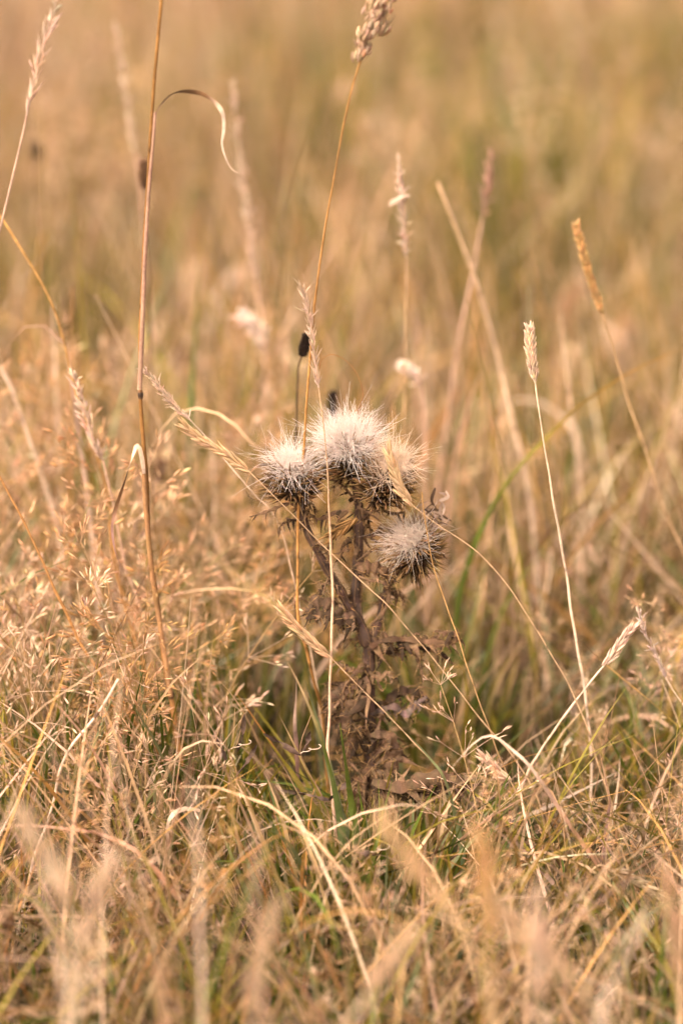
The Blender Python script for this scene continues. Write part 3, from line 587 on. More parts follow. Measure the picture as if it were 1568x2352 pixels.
L('feather_stalk', 'short white tuft blurred to the left of the dark plantain head', 'grass stalk', 'feather', [(560, 728), (578, 742), (596, 768), (607, 806)], [(608, 860), (600, 980)], .30, (.0007, .001), (PINK, STRAW), (.86, .70, .60), hk=dict(n=160, L=.008, r=.0011, rad=.0045))
L('feather_stalk', 'small white blurred tuft above the right seed head', 'grass stalk', 'feather', [(930, 842), (948, 856), (966, 884)], [(975, 950), (978, 1080)], .22, (.0007, .001), (PINK, STRAW), (.86, .70, .60), hk=dict(n=120, L=.007, r=.001, rad=.004))
hs_ = Acc(); q_ = at(914, 462, .165); hs_.spindles(np.array([at(940, 447, .166), at(941, 450, .166), at(938, 449, .166)]), np.array([at(887, 474, .164) - at(940, 447, .166)] * 3) + rng.normal(0, .001, (3, 3)), .0145, .0011, (.80, .64, .52), 5)
he_ = thing('loose_husk', 'pale husk lying across the narrow head above the right seed head', 'grass husk', q_); hs_.build('husk', M_HUSK, he_, q_)
# --- single leaf blades
B = lone_blade
B('grass_blade', 'long green blade with orange tip slanting up to the right edge', 'grass blade', [(1600, 790), (1530, 815), (1450, 853), (1390, 890), (1325, 935), (1260, 1000), (1200, 1062), (1150, 1130), (1105, 1215), (1070, 1310), (1050, 1400)], .15, .0040, [(.40, .22, .06), (.38, .22, .05), (.22, .18, .03), (.10, .13, .02), (.08, .11, .018), (.08, .11, .018), OLIVE], tw=(.25, .1), n=40)
B('grass_blade', 'narrow dark green blade slanting down to the right edge', 'grass blade', [(1318, 1458), (1345, 1484), (1400, 1535), (1480, 1600), (1560, 1672), (1620, 1740)], -.01, .0018, [DARK, GOLD, OLIVE, GREEN, GREEN], tw=(1, .7))
B('grass_blade', 'upright blurred green blade in the left background', 'grass blade', [(462, 555), (455, 650), (448, 780), (440, 900), (434, 1080)], .30, .0042, [OLIVE, (.10, .16, .05), (.10, .16, .05), GREEN], tw=(.4, .2))
B('grass_blade', 'olive blade arching over the left thicket beside the tall stem', 'grass blade', [(275, 1160), (330, 1060), (372, 985), (410, 945), (460, 938), (520, 960), (570, 1010), (620, 1090)], .10, .0022, [STRAW, STRAW, STRAW, OLIVE, OLIVE], tw=(.6, 1), root=True)
B('grass_blade', 'pale olive blade curving left across the thicket centre', 'grass blade', [(230, 1500), (330, 1420), (390, 1372), (460, 1355), (540, 1352), (600, 1365), (650, 1400), (690, 1470)], .05, .0024, [STRAW, STRAW, OLIVE, GREY, GREY], tw=(.7, .5))
B('grass_blade', 'purple brown broken blade standing at the lower right', 'grass blade', [(1400, 1833), (1396, 1870), (1391, 1920), (1387, 1990), (1380, 2080)], -.08, .0042, [PURP, (.28, .16, .14), PURP, RUST], prof='bar', tw=(.1, .3))
B('grass_blade', 'straw leaf folded over into an arch at the lower right', 'grass blade', [(1300, 1985), (1292, 1900), (1275, 1838), (1256, 1808), (1238, 1806), (1222, 1830), (1208, 1880), (1195, 1960)], -.09, .0036, [PALE, STRAW, STRAW, CREAM, STRAW, GOLD], tw=(.2, 1.4))
B('grass_blade', 'long blade turning from pink straw to olive, slanting to the bottom right corner', 'grass blade', [(1040, 1760), (1090, 1705), (1130, 1690), (1175, 1722), (1220, 1765), (1286, 1862), (1335, 1935), (1375, 1990), (1430, 2110), (1490, 2230), (1560, 2360)], -.12, .0032, [PALE, PALE, PINK, (.5, .27, .16), (.45, .25, .12), OLIVE, GREY], tw=(.3, .5), n=44)
B('grass_blade', 'pink straw blade curling on the lower left', 'grass blade', [(0, 1905), (60, 1895), (160, 1905), (230, 1915), (320, 1960), (400, 2050), (440, 2120)], -.16, .0030, [PINK, (.55, .30, .20), (.55, .30, .20), GOLD, OLIVE], tw=(.5, .9))
B('grass_blade', 'white ribbon leaf hooked over above the left foreground', 'grass blade', [(545, 2130), (540, 2040), (500, 2000), (430, 1995), (395, 1965), (385, 1920), (390, 1880), (420, 1858), (460, 1862)], -.11, .0026, [PALE, CREAM, GOLD, STRAW, BROWN, PALE, CREAM], tw=(0, 2), root=False)
B('grass_blade', 'grey arch of blade in the blurred right middle', 'grass blade', [(1145, 930), (1190, 918), (1240, 925), (1285, 955), (1320, 1000)], .45, .006, [PALE, PALE, PINK, PINK], tw=(.8, .5))
B('grass_blade', 'broad blurred pale blade arching in the right background', 'grass blade', [(1180, 770), (1130, 750), (1080, 775), (1050, 840), (1030, 930)], .55, .006, [PINK, STRAW, STRAW, STRAW], tw=(.6, .5))
B('grass_blade', 'brown arching leaf at the far left edge', 'grass blade', [(10, 830), (30, 775), (70, 745), (110, 752), (140, 785), (160, 840)], .14, .0038, [BROWN, PINK, PALE, PALE, GOLD], tw=(.9, .3))
B('grass_blade', 'short upright green blade right of the thistle stem', 'grass blade', [(1062, 1530), (1072, 1570), (1070, 1640), (1062, 1750)], .06, .0042, [GOLD, OLIVE, OLIVE, GREEN], tw=(.4, .7))
B('grass_blade', 'yellow-green blade bent toward the thistle stem from the right', 'grass blade', [(985, 1560), (1010, 1545), (1050, 1530), (1066, 1545), (1072, 1600)], .055, .0014, [GOLD, GOLD, OLIVE, OLIVE], tw=(.4, .7), root=False)
B('broad_leaf', 'broad golden leaf slanting, blurred, left of the thistle stem', 'leaf blade', [(465, 1255), (520, 1305), (580, 1355), (640, 1400), (700, 1440), (760, 1490)], .22, .013, [(.62,.46,.25), (.60,.42,.2), GOLD, (.5,.33,.12)], tw=(.2, .5))
B('grass_blade', 'broken purplish blade standing upright left of the lower thistle stem', 'grass blade', [(681, 1552), (680, 1600), (677, 1660), (682, 1740)], -.03, .0030, [PALE, PURP, (.36, .22, .17), PURP], prof='bar', tw=(.2, .9))
# fan of green blades under the thistle
fan = [((700, 1560), (730, 1660), (760, 1780), (790, 1950)), ((660, 1520), (700, 1600), (745, 1720), (780, 1880)), ((905, 1740), (880, 1850), (870, 1980), (868, 2100)),
       ((735, 1690), (765, 1800), (800, 1920), (830, 2060)), ((780, 1660), (800, 1800), (822, 1950), (840, 2090)), ((640, 1640), (700, 1760), (760, 1890), (800, 2050)),
       ((940, 1690), (985, 1740), (1025, 1800), (1060, 1950)), ((870, 1800), (850, 1900), (845, 2020), (842, 2140)), ((600, 1680), (680, 1790), (750, 1920), (790, 2080)),
       ((1010, 1780), (1030, 1870), (1050, 1980), (1065, 2110)), ((820, 1790), (838, 1900), (850, 2000), (862, 2120)), ((960, 1860), (940, 1950), (925, 2050), (915, 2150)),
       ((690, 1850), (730, 1930), (770, 2010), (800, 2130)), ((1085, 1880), (1070, 1960), (1062, 2050), (1055, 2150)), ((560, 1830), (640, 1900), (700, 1990), (750, 2120))]
for i, f in enumerate(fan):
    g = [GREY, GREEN, OLIVE][i % 3]; k = [(.13, .175, .085), (.115, .15, .06), (.17, .18, .06)][i % 3]
    tone = ['grey green', 'dark green', 'olive'][i % 3] + (' blade with straw tip' if i % 2 else ' blade')
    side = 'leaning in from the left' if f[0][0] < 680 else 'just left of the thistle foot' if f[0][0] < 790 else 'right under the thistle foot' if f[0][0] < 900 else 'just right of the thistle foot' if f[0][0] < 1000 else 'leaning in from the right'
    l_ = tone + ' in the tuft, ' + side
    B('grass_blade', l_, 'grass blade', f, rng.uniform(-.10, -.03), rng.uniform(.0030, .0055), [STRAW if i % 2 else g, g, k, k], l_.replace('blade', 'blades'), tw=(rng.uniform(-.5, .6), rng.uniform(.2, 1.2)))
# big soft foreground stalks, close to the lens
fore = [
    ('pale plume leaning in the lower left foreground, far out of focus', 'feather', [(55, 1875), (85, 1930), (120, 1990), (150, 2060), (160, 2100)], [(165, 2200), (155, 2352), (150, 2450)], -.44, (.80, .64, .48), .0011),
    ('second pale plume in the lower left foreground, leaning right', 'feather', [(250, 1985), (225, 2060), (205, 2130), (190, 2200)], [(180, 2300), (175, 2400)], -.43, (.80, .64, .48), .0010),
    ('upright pale blurred stem in the lower left foreground', None, None, [(442, 1800), (450, 1900), (460, 2020), (462, 2200), (466, 2380)], -.40, PALE, .0016),
    ('tall pale blurred stem in the bottom centre left', None, None, [(585, 1880), (590, 1980), (585, 2100), (600, 2250), (610, 2400)], -.42, PINK, .0014),
    ('golden blurred plume slanting under the thistle at the right of centre', 'feather', [(885, 1900), (930, 1960), (985, 2030), (1030, 2085), (1050, 2105)], [(1080, 2180), (1120, 2280), (1150, 2400)], -.43, (.76, .55, .32), .0012),
    ('orange blurred plume standing in the foreground below the thistle', 'feather', [(1100, 1930), (1112, 1990), (1120, 2070), (1125, 2150)], [(1128, 2240), (1125, 2352), (1122, 2450)], -.44, (.74, .50, .25), .0012),
    ('cream blurred plume at the lower right foreground', 'feather', [(1150, 2085), (1200, 2140), (1270, 2200), (1330, 2260)], [(1380, 2330), (1430, 2420)], -.44, (.80, .62, .42), .0012),
    ('short thick blurred stub leaning at the bottom centre', 'feather', [(925, 2165), (900, 2200), (870, 2240), (840, 2290)], [(800, 2352), (770, 2420)], -.44, (.78, .60, .42), .0011),
    ('yellow blurred blade-like plume slanting left of the thistle stem', 'feather', [(470, 1270), (520, 1310), (580, 1360), (640, 1400), (690, 1430)], [(760, 1520), (800, 1640), (830, 1800)], -.24, (.56, .38, .17), .0009),
    ('pale pink blurred stem at the bottom right', None, None, [(1490, 2100), (1440, 2180), (1400, 2260), (1370, 2380)], -.45, PALE, .0014),
]
for (lab, hd, hp, sp, Y, c, rr) in fore:
    if 'yellow' in lab: continue
    stalk('foreground_stalk', lab, 'grass stalk', hd, hp, sp, Y, (.0006, rr), (c, c), c, 'blurred foreground stalks', hk=dict(n=110, L=.012, r=.0007, rad=.0016, stray=.02) if hd else None)

# more soft stalks close to the lens, along the bottom
tint = [('pale pink', PALE), ('straw', (.66, .46, .29)), ('cream', (.74, .56, .40)), ('golden', (.60, .40, .18))]
for i in range(6):
    px = 60 + i * 290 + rng.uniform(-35, 35); py = rng.uniform(1980, 2280); Y = rng.uniform(-.47, -.30); dx = rng.uniform(-130, 130); tn, c = tint[i % 4]
    if 560 < px < 1000 and py < 2080: py += 120
    hd = 'feather' if i % 3 else None; nm = 'plume' if hd else 'stem'
    l_ = 'out of focus {} {} low in the foreground {}'.format(tn, nm, place_low(px))
    stalk('foreground_stalk', l_, 'grass stalk', hd, [(px, py), (px + dx * .4, py + 110), (px + dx * .7, py + 240)] if hd else None,
          ([] if hd else [(px, py), (px + dx * .4, py + 110)]) + [(px + dx * .9, py + 330), (px + dx, py + 420)], Y, (.0006, rng.uniform(.0009, .0016)), (c, c), c, plural(l_), hk=dict(n=90, L=.011, r=.0007, rad=.0016, stray=.02) if hd else None)
# soft upright stems in the middle distance
def place_mid(px): return ('over the left thicket' if px < 300 else 'right beside the tall brown stem' if px < 430 else 'between tall brown stem and thistle' if px < 640 else 'behind the thistle' if px < 1000 else 'near the cream spike stem' if px < 1330 else 'at the far right')
for i in range(34):
    px = rng.choice([rng.uniform(0, 640), rng.uniform(940, 1568)]); Y = rng.uniform(.22, .8); py = rng.uniform(640, 1120); dx = rng.normal(0, 26); tn, c = [('pale pink', PALE), ('straw', STRAW), ('cream', CREAM), ('rusty', (.42, .23, .10)), ('olive', OLIVE), ('pale pink', PINK)][i % 6]
    if at(px, py, Y)[2] < .12: continue
    l_ = 'blurred upright {} stem {}'.format(tn, place_mid(px))
    stalk('straw_stem', l_, 'grass stem', None, None, [(px, py), (px + dx * .3, py + 130), (px + dx * .9, py + 290), (px + dx * 1.2, py + 430)], Y, (.0005, rng.uniform(.0011, .0020)), (c, c), group=plural(l_), drift=.1)
# pale seeding stalks standing in the blurred distance
def place_far(px): return ('above the left thicket' if px < 320 else 'beside the tall brown stem' if px < 560 else 'behind the thistle' if px < 900 else 'right of the thistle' if px < 1200 else 'on the far right')
for i in range(64):
    px = rng.uniform(-60, 1640); Y = rng.uniform(.7, 3.6); f = (Y - .7) / 2.9; py = rng.uniform(620, 900) * (1 - f) + rng.uniform(40, 420) * f
    p = at(px, py, Y)
    if p[2] > .55 or p[2] < .12: continue
    tn, c = tint[i % 4]; dx = rng.normal(0, 50) / (1 + f); hl = rng.uniform(70, 130) / (1 + .6 * f); hd = ['feather', 'feather', 'spike', 'ear'][i % 4 if i % 7 else 2]
    l_ = 'far blurred {} seed stalk {}'.format(tn, place_far(px))
    stalk('distant_stalk', l_, 'grass stalk', hd, [(px, py), (px + dx * .3, py + hl * .5), (px + dx * .5, py + hl)], [(px + dx * .8, py + hl * 2), (px + dx, py + hl * 3.2)], Y,
          (.0010, .0018), (c, STRAW), c, plural(l_), hk={'feather': dict(n=120, L=.018, r=.0020, rad=.007), 'spike': dict(n=130, L=.009, r=.0018, rad=.0065), 'ear': dict(n=14, L=.020, r=.003)}[hd])

# ------------------------------------------------------------------ vetch with black twisted pods
def vetch(label, stem, pods, Y, group):
    S = rootdown(pts_at(stem, Y)); base = S[-1].copy(); e = thing('vetch_plant', label, 'plant', base, group)
    S = spline(S, 30); a = Acc(); a.tubes(S[None], np.linspace(.0003, .0006, 30)[None], np.array((.30, .19, .11)), 5); a.build('stem', M_STEM, e, base)
    for p in pods:
        P = pts_at(p, Y - .004); blade_part('pod', P, .0038, [(.07, .045, .035), (.10, .065, .05), (.06, .04, .03)], e, base, tw=(rng.uniform(-1, 1), rng.uniform(2, 4)), prof='bar', crease=.5, n=22, mat=M_STEM)
    q = at(stem[1][0], stem[1][1], Y - .004); t = np.linspace(0, 1, 40); an = t * 14
    C = np.stack([q[0] + .010 * t + .0028 * np.cos(an) * t, q[1] - .004 * t + .0028 * np.sin(an) * t, q[2] + .006 * t], 1)
    d = Acc(); d.tubes(C[None], np.full((1, 40), .00022), np.array(PALE), 4); d.build('tendril', M_STEM, e, base)
vetch('dried vetch with three black twisted pods left of the thistle foot', [(560, 1640), (530, 1720), (545, 1780), (535, 1850)], [((520, 1745), (500, 1705), (492, 1680)), ((535, 1745), (555, 1690), (562, 1640)), ((535, 1790), (570, 1745), (590, 1710))], -.08, 'dried vetch plants')
vetch('dried vetch with black curled pods crossing below the thistle base', [(715, 1640), (690, 1730), (740, 1830), (760, 1900)], [((690, 1735), (640, 1705), (605, 1685)), ((692, 1735), (705, 1705), (712, 1680)), ((755, 1838), (700, 1825), (645, 1815)), ((755, 1838), (790, 1805), (812, 1790))], -.07, 'dried vetch plants')
vetch('dried vetch with a flat black pod at the foreground centre', [(860, 1905), (845, 1960), (870, 2010), (880, 2100)], [((868, 1962), (830, 1960), (815, 1958)), ((800, 2030), (760, 2060), (690, 2045)), ((800, 2030), (820, 2005), (832, 2000))], -.12, 'dried vetch plants')

# ------------------------------------------------------------------ THE THISTLE
TB = at(858, 1990, -.03)
TB[2] = 0.0
thistle = thing('thistle', 'withered brown thistle with white fluffy seed heads in the centre', 'thistle', TB)
TH = (.105, .062, .034); THL = (.17, .105, .06); THD = (.042, .026, .015); SPN = (.40, .25, .11)
def spiny(acc, P, n, L=(.003, .008), rad=.00032, up=.25, base_r=.0012, col0=TH, col1=SPN):
    s, Q, T, e1, e2 = axis_frames(P, n, 0.02, .98, False); an = rng.uniform(0, 6.28, (n, 1)); o = e1 * np.cos(an) + e2 * np.sin(an)
    D = unit(o + T * rng.normal(up, .35, (n, 1))); ln = rng.uniform(*L, n)
    t = np.array([0, .4, 1.0]); PP = (Q + o * base_r * .6)[:, None] + D[:, None] * (ln[:, None] * t)[..., None]
    C = np.stack([np.broadcast_to(np.asarray(col0), (n, 3)), jit(col1, n, .2) * .8, jit(col1, n, .2)], 1)
    acc.tubes(PP, np.stack([np.full(n, rad * 1.3), np.full(n, rad), np.full(n, .00006)], 1), C, 3)
def fwd(lst, Y=0.0):
    return pts_at([(p[0], p[1], (p[2] if len(p) > 2 else Y) - .045 * min(max((p[1] - 1380) / 480, 0), 1)) for p in lst])
def th_stem(name, lst, r, wing=True):
    P = spline(fwd(lst), 36); n = len(P); a = Acc()
    C = jit((.085, .055, .042), n, .22); rr = np.linspace(r[0], r[1], n) * (1 + .12 * np.sin(np.linspace(0, 30, n)) + rng.normal(0, .05, n))
    a.tubes(P[None], rr[None], C[None], 9); 
    # raised ribs
    s, Q, T, e1, e2 = axis_frames(P, n)
    for k in range(5):
        an = k * 1.2566 + np.linspace(0, .8, n); o = e1 * np.cos(an)[:, None] + e2 * np.sin(an)[:, None]
        a.tubes((P + o * rr[:, None] * .95)[None], np.full((1, n), .00035), jit(THL, n, .15)[None], 4)
    st = a.build(name, M_THISTLE, thistle, TB)
    sp = Acc(); spiny(sp, P, int(70 * np.linalg.norm(np.diff(P, axis=0), axis=1).sum() / .1), (.0025, .008), base_r=r[0])
    # cottony hairs
    m = 120; s, Q, T, e1, e2 = axis_frames(P, m, 0, 1, False); an = rng.uniform(0, 6.28, (m, 1)); o = e1 * np.cos(an) + e2 * np.sin(an)
    sp.spindles(Q + o * r[0] * .8, o + rng.normal(0, .6, (m, 3)), rng.uniform(.001, .003, m), .00009, jit(THL, m, .25), 3, bend=.2)
    q = sp.build('spines', M_HUSK, st, TB); q['kind'] = 'stuff'
    return P
STEMS = []
STEMS.append(th_stem('main_stem', [(858, 1995, .015), (856, 1900, .013), (852, 1800, .012), (850, 1700, .010), (848, 1600, .008), (846, 1500, .004), (841, 1462, .002)], (.0042, .0034)))
STEMS.append(th_stem('branch', [(843, 1482, .002), (825, 1425, 0), (817, 1380, 0), (820, 1320, 0), (824, 1250, .002), (824, 1180, .002), (818, 1110, .002), (811, 1078, .002)], (.0034, .0026)))
STEMS.append(th_stem('branch', [(826, 1428, -.001), (803, 1396, -.004), (775, 1345, -.006), (750, 1304, -.006), (724, 1255, -.006), (706, 1219, -.005), (692, 1170, -.004), (679, 1130, -.002)], (.0028, .0022)))
STEMS.append(th_stem('branch', [(846, 1495, .002), (860, 1455, .004), (874, 1410, .005), (884, 1365, .005), (900, 1325, .004), (922, 1305, .002), (938, 1288, .0)], (.0026, .0021)))
STEMS.append(th_stem('branch', [(824, 1200, .002), (845, 1180, -.001), (862, 1150, -.002), (872, 1130, -.003)], (.0015, .0013)))

def hairs(acc, O, D, L, rad, col, curl=.18, K=6, m=3, jitter=.0015):
    n = len(D); t = np.linspace(0, 1, K); c1 = rng.normal(0, curl, (n, 3)); c2 = rng.normal(0, curl * .5, (n, 3))
    P = O[:, None] + D[:, None] * (L[:, None] * t)[..., None] + L[:, None, None] * (c1[:, None] * (t ** 2)[None, :, None] + c2[:, None] * (np.sin(t * 5) * t)[None, :, None])
    acc.tubes(P, rad * np.linspace(1, .35, K)[None] * np.exp(rng.normal(0, .25, (n, 1))), jit(col, n, .07), m)
def frame(ax):
    ax = unit(np.asarray(ax, float)); e1 = unit(np.cross(ax, [.2, 1, .1])); return ax, e1, np.cross(ax, e1)
FL = (.95, .86, .815)
def seed_head(label, c, Y, axis, r, h, fl, wide, nh, tufts, col=FL, lat=1.0, spn=330, sl=(.007, .0145), sk=None):
    C = at(c[0], c[1], Y); ax, e1, e2 = frame(axis); fl *= .88
    K = 12; t = np.linspace(0, 1, K); P = C + ax * ((t - .5) * h)[:, None]; prof = np.sin(np.clip(t * .80 + .13, 0, 1) * math.pi) ** .55
    a = Acc(); a.tubes(P[None], (r * prof * .86)[None], jit(THD, K, .1)[None], 18)
    hd = a.build('seed_head', M_THISTLE, thistle, TB)
    if label: hd['label'] = label
    # spiny bracts: rows round the cup, spreading outward with golden tips
    b = Acc(); n = spn; s = rng.uniform(.04, 1, n); an = np.arange(n) * 2.39996 + rng.normal(0, .1, n); o = e1 * np.cos(an)[:, None] + e2 * np.sin(an)[:, None]
    pr = np.interp(s, t, prof); Bp = C + ax * ((s - .5) * h)[:, None] + o * (r * .8 * pr)[:, None]
    D = unit(o + ax * np.interp(s, [0, .5, 1], [-.15, .35, .9])[:, None] + rng.normal(0, .22, (n, 3))); ln = rng.uniform(*sl, n)
    q = np.array([0, .3, .65, 1.0]); PP = Bp[:, None] + D[:, None] * (ln[:, None] * q)[..., None] + (ax * rng.normal(.10, .12, (n, 1)) * ln[:, None])[:, None] * (q ** 2)[None, :, None]
    gold = jit(SPN, n, .25); dk = jit((.085, .05, .027), n, .25)
    Cc = np.stack([dk, dk * 1.1, dk * .5 + gold * .5, gold], 1)
    b.tubes(PP, np.array([[.0009, .00075, .00045, .0001]]) * rng.uniform(.7, 1.15, (n, 1)), Cc, 4)
    x = b.build('bracts', M_HUSK, hd, TB); x['kind'] = 'stuff'
    # cobweb hairs between the bracts
    if nh:
        f = Acc(); m = nh; top = C + ax * h * .32
        u = rng.random(m); th = np.arccos(1 - u * (1 - math.cos(wide))); an = rng.uniform(0, 6.28, m)
        o = e1 * np.cos(an)[:, None] + e2 * np.sin(an)[:, None]
        D = unit(ax * np.cos(th)[:, None] + o * np.sin(th)[:, None] * lat + (np.asarray(sk) if sk is not None else 0))
        kc = D[rng.integers(0, m, 42)]; near = np.argmax(D @ kc.T, 1); D = unit(D + (kc[near] - D) * rng.uniform(.3, .85, (m, 1)) + rng.normal(0, .10, (m, 3))); lc = rng.uniform(.55, 1.2, 42)[near]
        O = top + o * (r * .75 * np.sqrt(rng.random(m)) )[:, None] * np.sin(np.clip(th * 1.1, 0, 1.5))[:, None] - ax * .002
        hairs(f, O, D, fl * lc * rng.uniform(.7, 1.06, m), .00015, col, .40)
        for k in range(tufts):
            u = rng.random(); th = math.acos(1 - u * (1 - math.cos(wide * 1.05))); an = rng.uniform(0, 6.28)
            dd = unit(ax * math.cos(th) + (e1 * math.cos(an) + e2 * math.sin(an)) * math.sin(th) * lat + (np.asarray(sk) if sk is not None else 0))
            cc = top + dd * fl * rng.uniform(.45, .82); m2 = 46
            DD = unit(dd * rng.uniform(.1, .8) + rng.normal(0, .75, (m2, 3)) + [0, 0, -.18])
            hairs(f, np.repeat(cc[None], m2, 0) + rng.normal(0, .0004, (m2, 3)), DD, rng.uniform(.005, .0130, m2), .00014, col, .5)
        m3 = int(nh * .045); an = rng.uniform(0, 6.28, m3); o = e1 * np.cos(an)[:, None] + e2 * np.sin(an)[:, None]   # loose strands hanging over the rim
        hairs(f, top + o * r * rng.uniform(.3, .9, (m3, 1)) + ax * fl * rng.uniform(.0, .5, (m3, 1)), unit(o + ax * rng.normal(.25, .4, (m3, 1)) + [0, 0, -.35]), rng.uniform(.007, .017, m3), .00013, col, .5)
        z = f.build('pappus', M_FLUFF, hd, TB); z['kind'] = 'stuff'
    return hd
seed_head('left seed head with dense white dome of fluff', (672, 1106), -.004, (-.06, -.22, 1), .0118, .020, .0145, .78, 1300, 16)
seed_head('topmost seed head, widest and whitest fluff', (806, 1054), .002, (-.12, -.15, 1), .0118, .021, .0188, 1.05, 1500, 50)
seed_head('right seed head with windblown fluff', (884, 1113), -.007, (.20, -.22, 1), .0125, .020, .0165, .95, 520, 22, col=(.88, .75, .62), sk=(.22, 0, 0))
seed_head('lowest seed head, open, with silky fluff spilling to the left', (952, 1262), -.002, (-.22, -.6, .8), .0128, .022, .0140, 1.0, 480, 20, col=(.92, .82, .74), sk=(-.30, 0, 0), sl=(.008, .014))
seed_head('small closed purple-tinged bud under the right seed head', (866, 1146), -.014, (-.1, -.8, .5), .0055, .010, .0, 0, 0, 0, spn=70, sl=(.003, .006))
# papery remains on the right side of the lowest head
hd = bpy.data.objects
rem = Acc(); n = 46; C = at(985, 1215, .0)
for i in range(n):
    c = C + rng.normal(0, 1, 3) * [.006, .004, .0095]; d = unit(np.array([.5, -.2, .3]) + rng.normal(0, .7, 3)); ln = rng.uniform(.006, .013)
    P = spline(np.array([c, c + d * ln * .5 + rng.normal(0, .001, 3), c + d * ln + rng.normal(0, .002, 3) + [0, 0, -.001]]), 7)
    T = unit(np.gradient(P, axis=0)); S = unit(np.cross(T, rng.normal(0, 1, 3)))
    rem.ribbons(P[None], S[None], (rng.uniform(.001, .0024) * np.array([.5, .9, 1, 1, .8, .5, .1]))[None], np.asarray([(.46, .34, .27), (.12, .08, .055), (.58, .45, .37), TH][i % 4]))
x = rem.build('papery_bracts', M_HUSK, thistle, TB); x['kind'] = 'stuff'

def th_leaf(lst, W, lobes,  curl=1.2, droop=(0, 0, -.6), size=.012, col=TH, Y=0.0, label=None, up=(0, -.4, 1), n=26, fine=False):
    P = spline(lst if isinstance(lst, np.ndarray) else fwd(lst, Y), n); T = unit(np.gradient(P, axis=0)); S = unit(np.cross(T, np.asarray(up, float))); Nn = np.cross(S, T)
    t = np.linspace(0, 1, n); wv = W * (.42 if fine else .72) * (1 + .3 * np.sin(t * 31 + rng.uniform(0, 6))) * (np.sin((t * .85 + .12) * math.pi) ** .6)
    tw = .4 * np.sin(t * 8 + rng.uniform(0, 6)); S2 = S * np.cos(tw)[:, None] + Nn * np.sin(tw)[:, None]
    a = Acc(); C = jit(col, n, .18)
    a.ribbons(P[None], S2[None], wv[None], C[None], .9)
    a.tubes((P + Nn * .0004)[None], np.linspace(.0009, .0003, n)[None], jit(THL, n, .12)[None], 6)
    sp = Acc()
    lobes = int(lobes * (2.0 if fine else 1.45))
    for i in range(lobes):
        f = (i + .6) / lobes; sg = 1 if i % 2 else -1
        p = np.array([np.interp(f, t, P[:, k]) for k in range(3)]); tt = unit(np.array([np.interp(f, t, T[:, k]) for k in range(3)]))
        s = unit(np.array([np.interp(f, t, S[:, k]) for k in range(3)])) * sg; nn = unit(np.cross(tt, s))
        Ln = size * rng.uniform(.6, 1.25) * (1.1 - .5 * f); K = 9; q = np.linspace(0, 1, K)
        d = unit(s + tt * rng.uniform(.1, .8) + rng.normal(0, .25, 3)); ang = curl * rng.uniform(.4, 1.5) * q
        dn = unit(np.asarray(droop, float) + rng.normal(0, .5, 3))
        st = (d[None] * np.cos(ang)[:, None] + dn[None] * np.sin(ang)[:, None]) * (Ln / (K - 1))
        L_ = p + np.concatenate([np.zeros((1, 3)), np.cumsum(st[:-1], 0)])
        TT = unit(np.gradient(L_, axis=0)); ss = unit(np.cross(TT, unit(nn + rng.normal(0, .5, 3)))); tw2 = np.linspace(0, rng.normal(0, 1.2), K)
        n3 = np.cross(TT, ss); ss = ss * np.cos(tw2)[:, None] + n3 * np.sin(tw2)[:, None]
        w = Ln * (rng.uniform(.09, .22) if fine else rng.uniform(.17, .36)) * np.array([.7, 1, .95, .85, .7, .55, .4, .22, .08])
        a.ribbons(L_[None], ss[None], w[None], jit([col, THL, THD][rng.integers(0, 3)], K, .15)[None], .7)
        sp.spindles(L_[-2:-1], TT[-1:] + rng.normal(0, .15, (1, 3)), rng.uniform(.004, .008), .0003, np.asarray(SPN), 3, prof=((0, 1), (.5, .6), (1, .1)))
        k = rng.integers(2, 5); j = rng.integers(1, K - 1, k)
        sp.spindles(L_[j], TT[j] * .3 + ss[j] * rng.choice([-1, 1], (k, 1)), rng.uniform(.002, .005, k), .0002, jit(SPN, k, .2), 3, prof=((0, 1), (.5, .6), (1, .1)))
    m = 34; j = rng.integers(0, n, m); sp.spindles(P[j] + rng.normal(0, W * .25, (m, 3)), rng.normal(0, 1, (m, 3)), rng.uniform(.0010, .0025, m), .00008, jit((.30, .20, .13), m, .2), 3, bend=.25)
    o = a.build('leaf', M_THISTLE, thistle, TB)
    if label: o['label'] = label
    x = sp.build('spines', M_HUSK, o, TB); x['kind'] = 'stuff'
    return o
# leaves among the heads
th_leaf([(800, 1176), (780, 1174), (750, 1186), (728, 1192), (690, 1165)], .004, 12, size=.009, Y=-.006)
th_leaf([(690, 1172), (665, 1158), (640, 1165), (605, 1178), (574, 1188)], .0035, 7, size=.007, Y=-.008, label='long spiny leaf pointing left')
th_leaf([(700, 1205), (680, 1195), (655, 1200), (640, 1215)], .003, 8, size=.009, Y=-.003)
th_leaf([(815, 1150), (790, 1120), (770, 1105), (740, 1098), (715, 1100)], .003, 9, size=.008, Y=0)
th_leaf([(820, 1165), (845, 1178), (870, 1172), (900, 1180), (930, 1176)], .004, 10, size=.009, Y=-.006)
th_leaf([(822, 1230), (800, 1200), (775, 1210), (758, 1240), (752, 1265)], .004, 10, size=.010, Y=.002)
th_leaf([(826, 1225), (850, 1235), (875, 1215), (900, 1245)], .004, 9, size=.010, Y=.003)
th_leaf([(824, 1265), (800, 1240), (790, 1255), (780, 1290)], .003, 7, size=.009, Y=-.001)
th_leaf([(822, 1290), (840, 1275), (860, 1262), (885, 1268)], .003, 8, size=.008, Y=-.004)
th_leaf([(930, 1305), (950, 1312), (972, 1302), (985, 1290)], .0045, 10, size=.009, Y=-.004, col=THD)
th_leaf([(935, 1300), (955, 1325), (965, 1345)], .003, 6, size=.008, Y=-.002, col=THD)
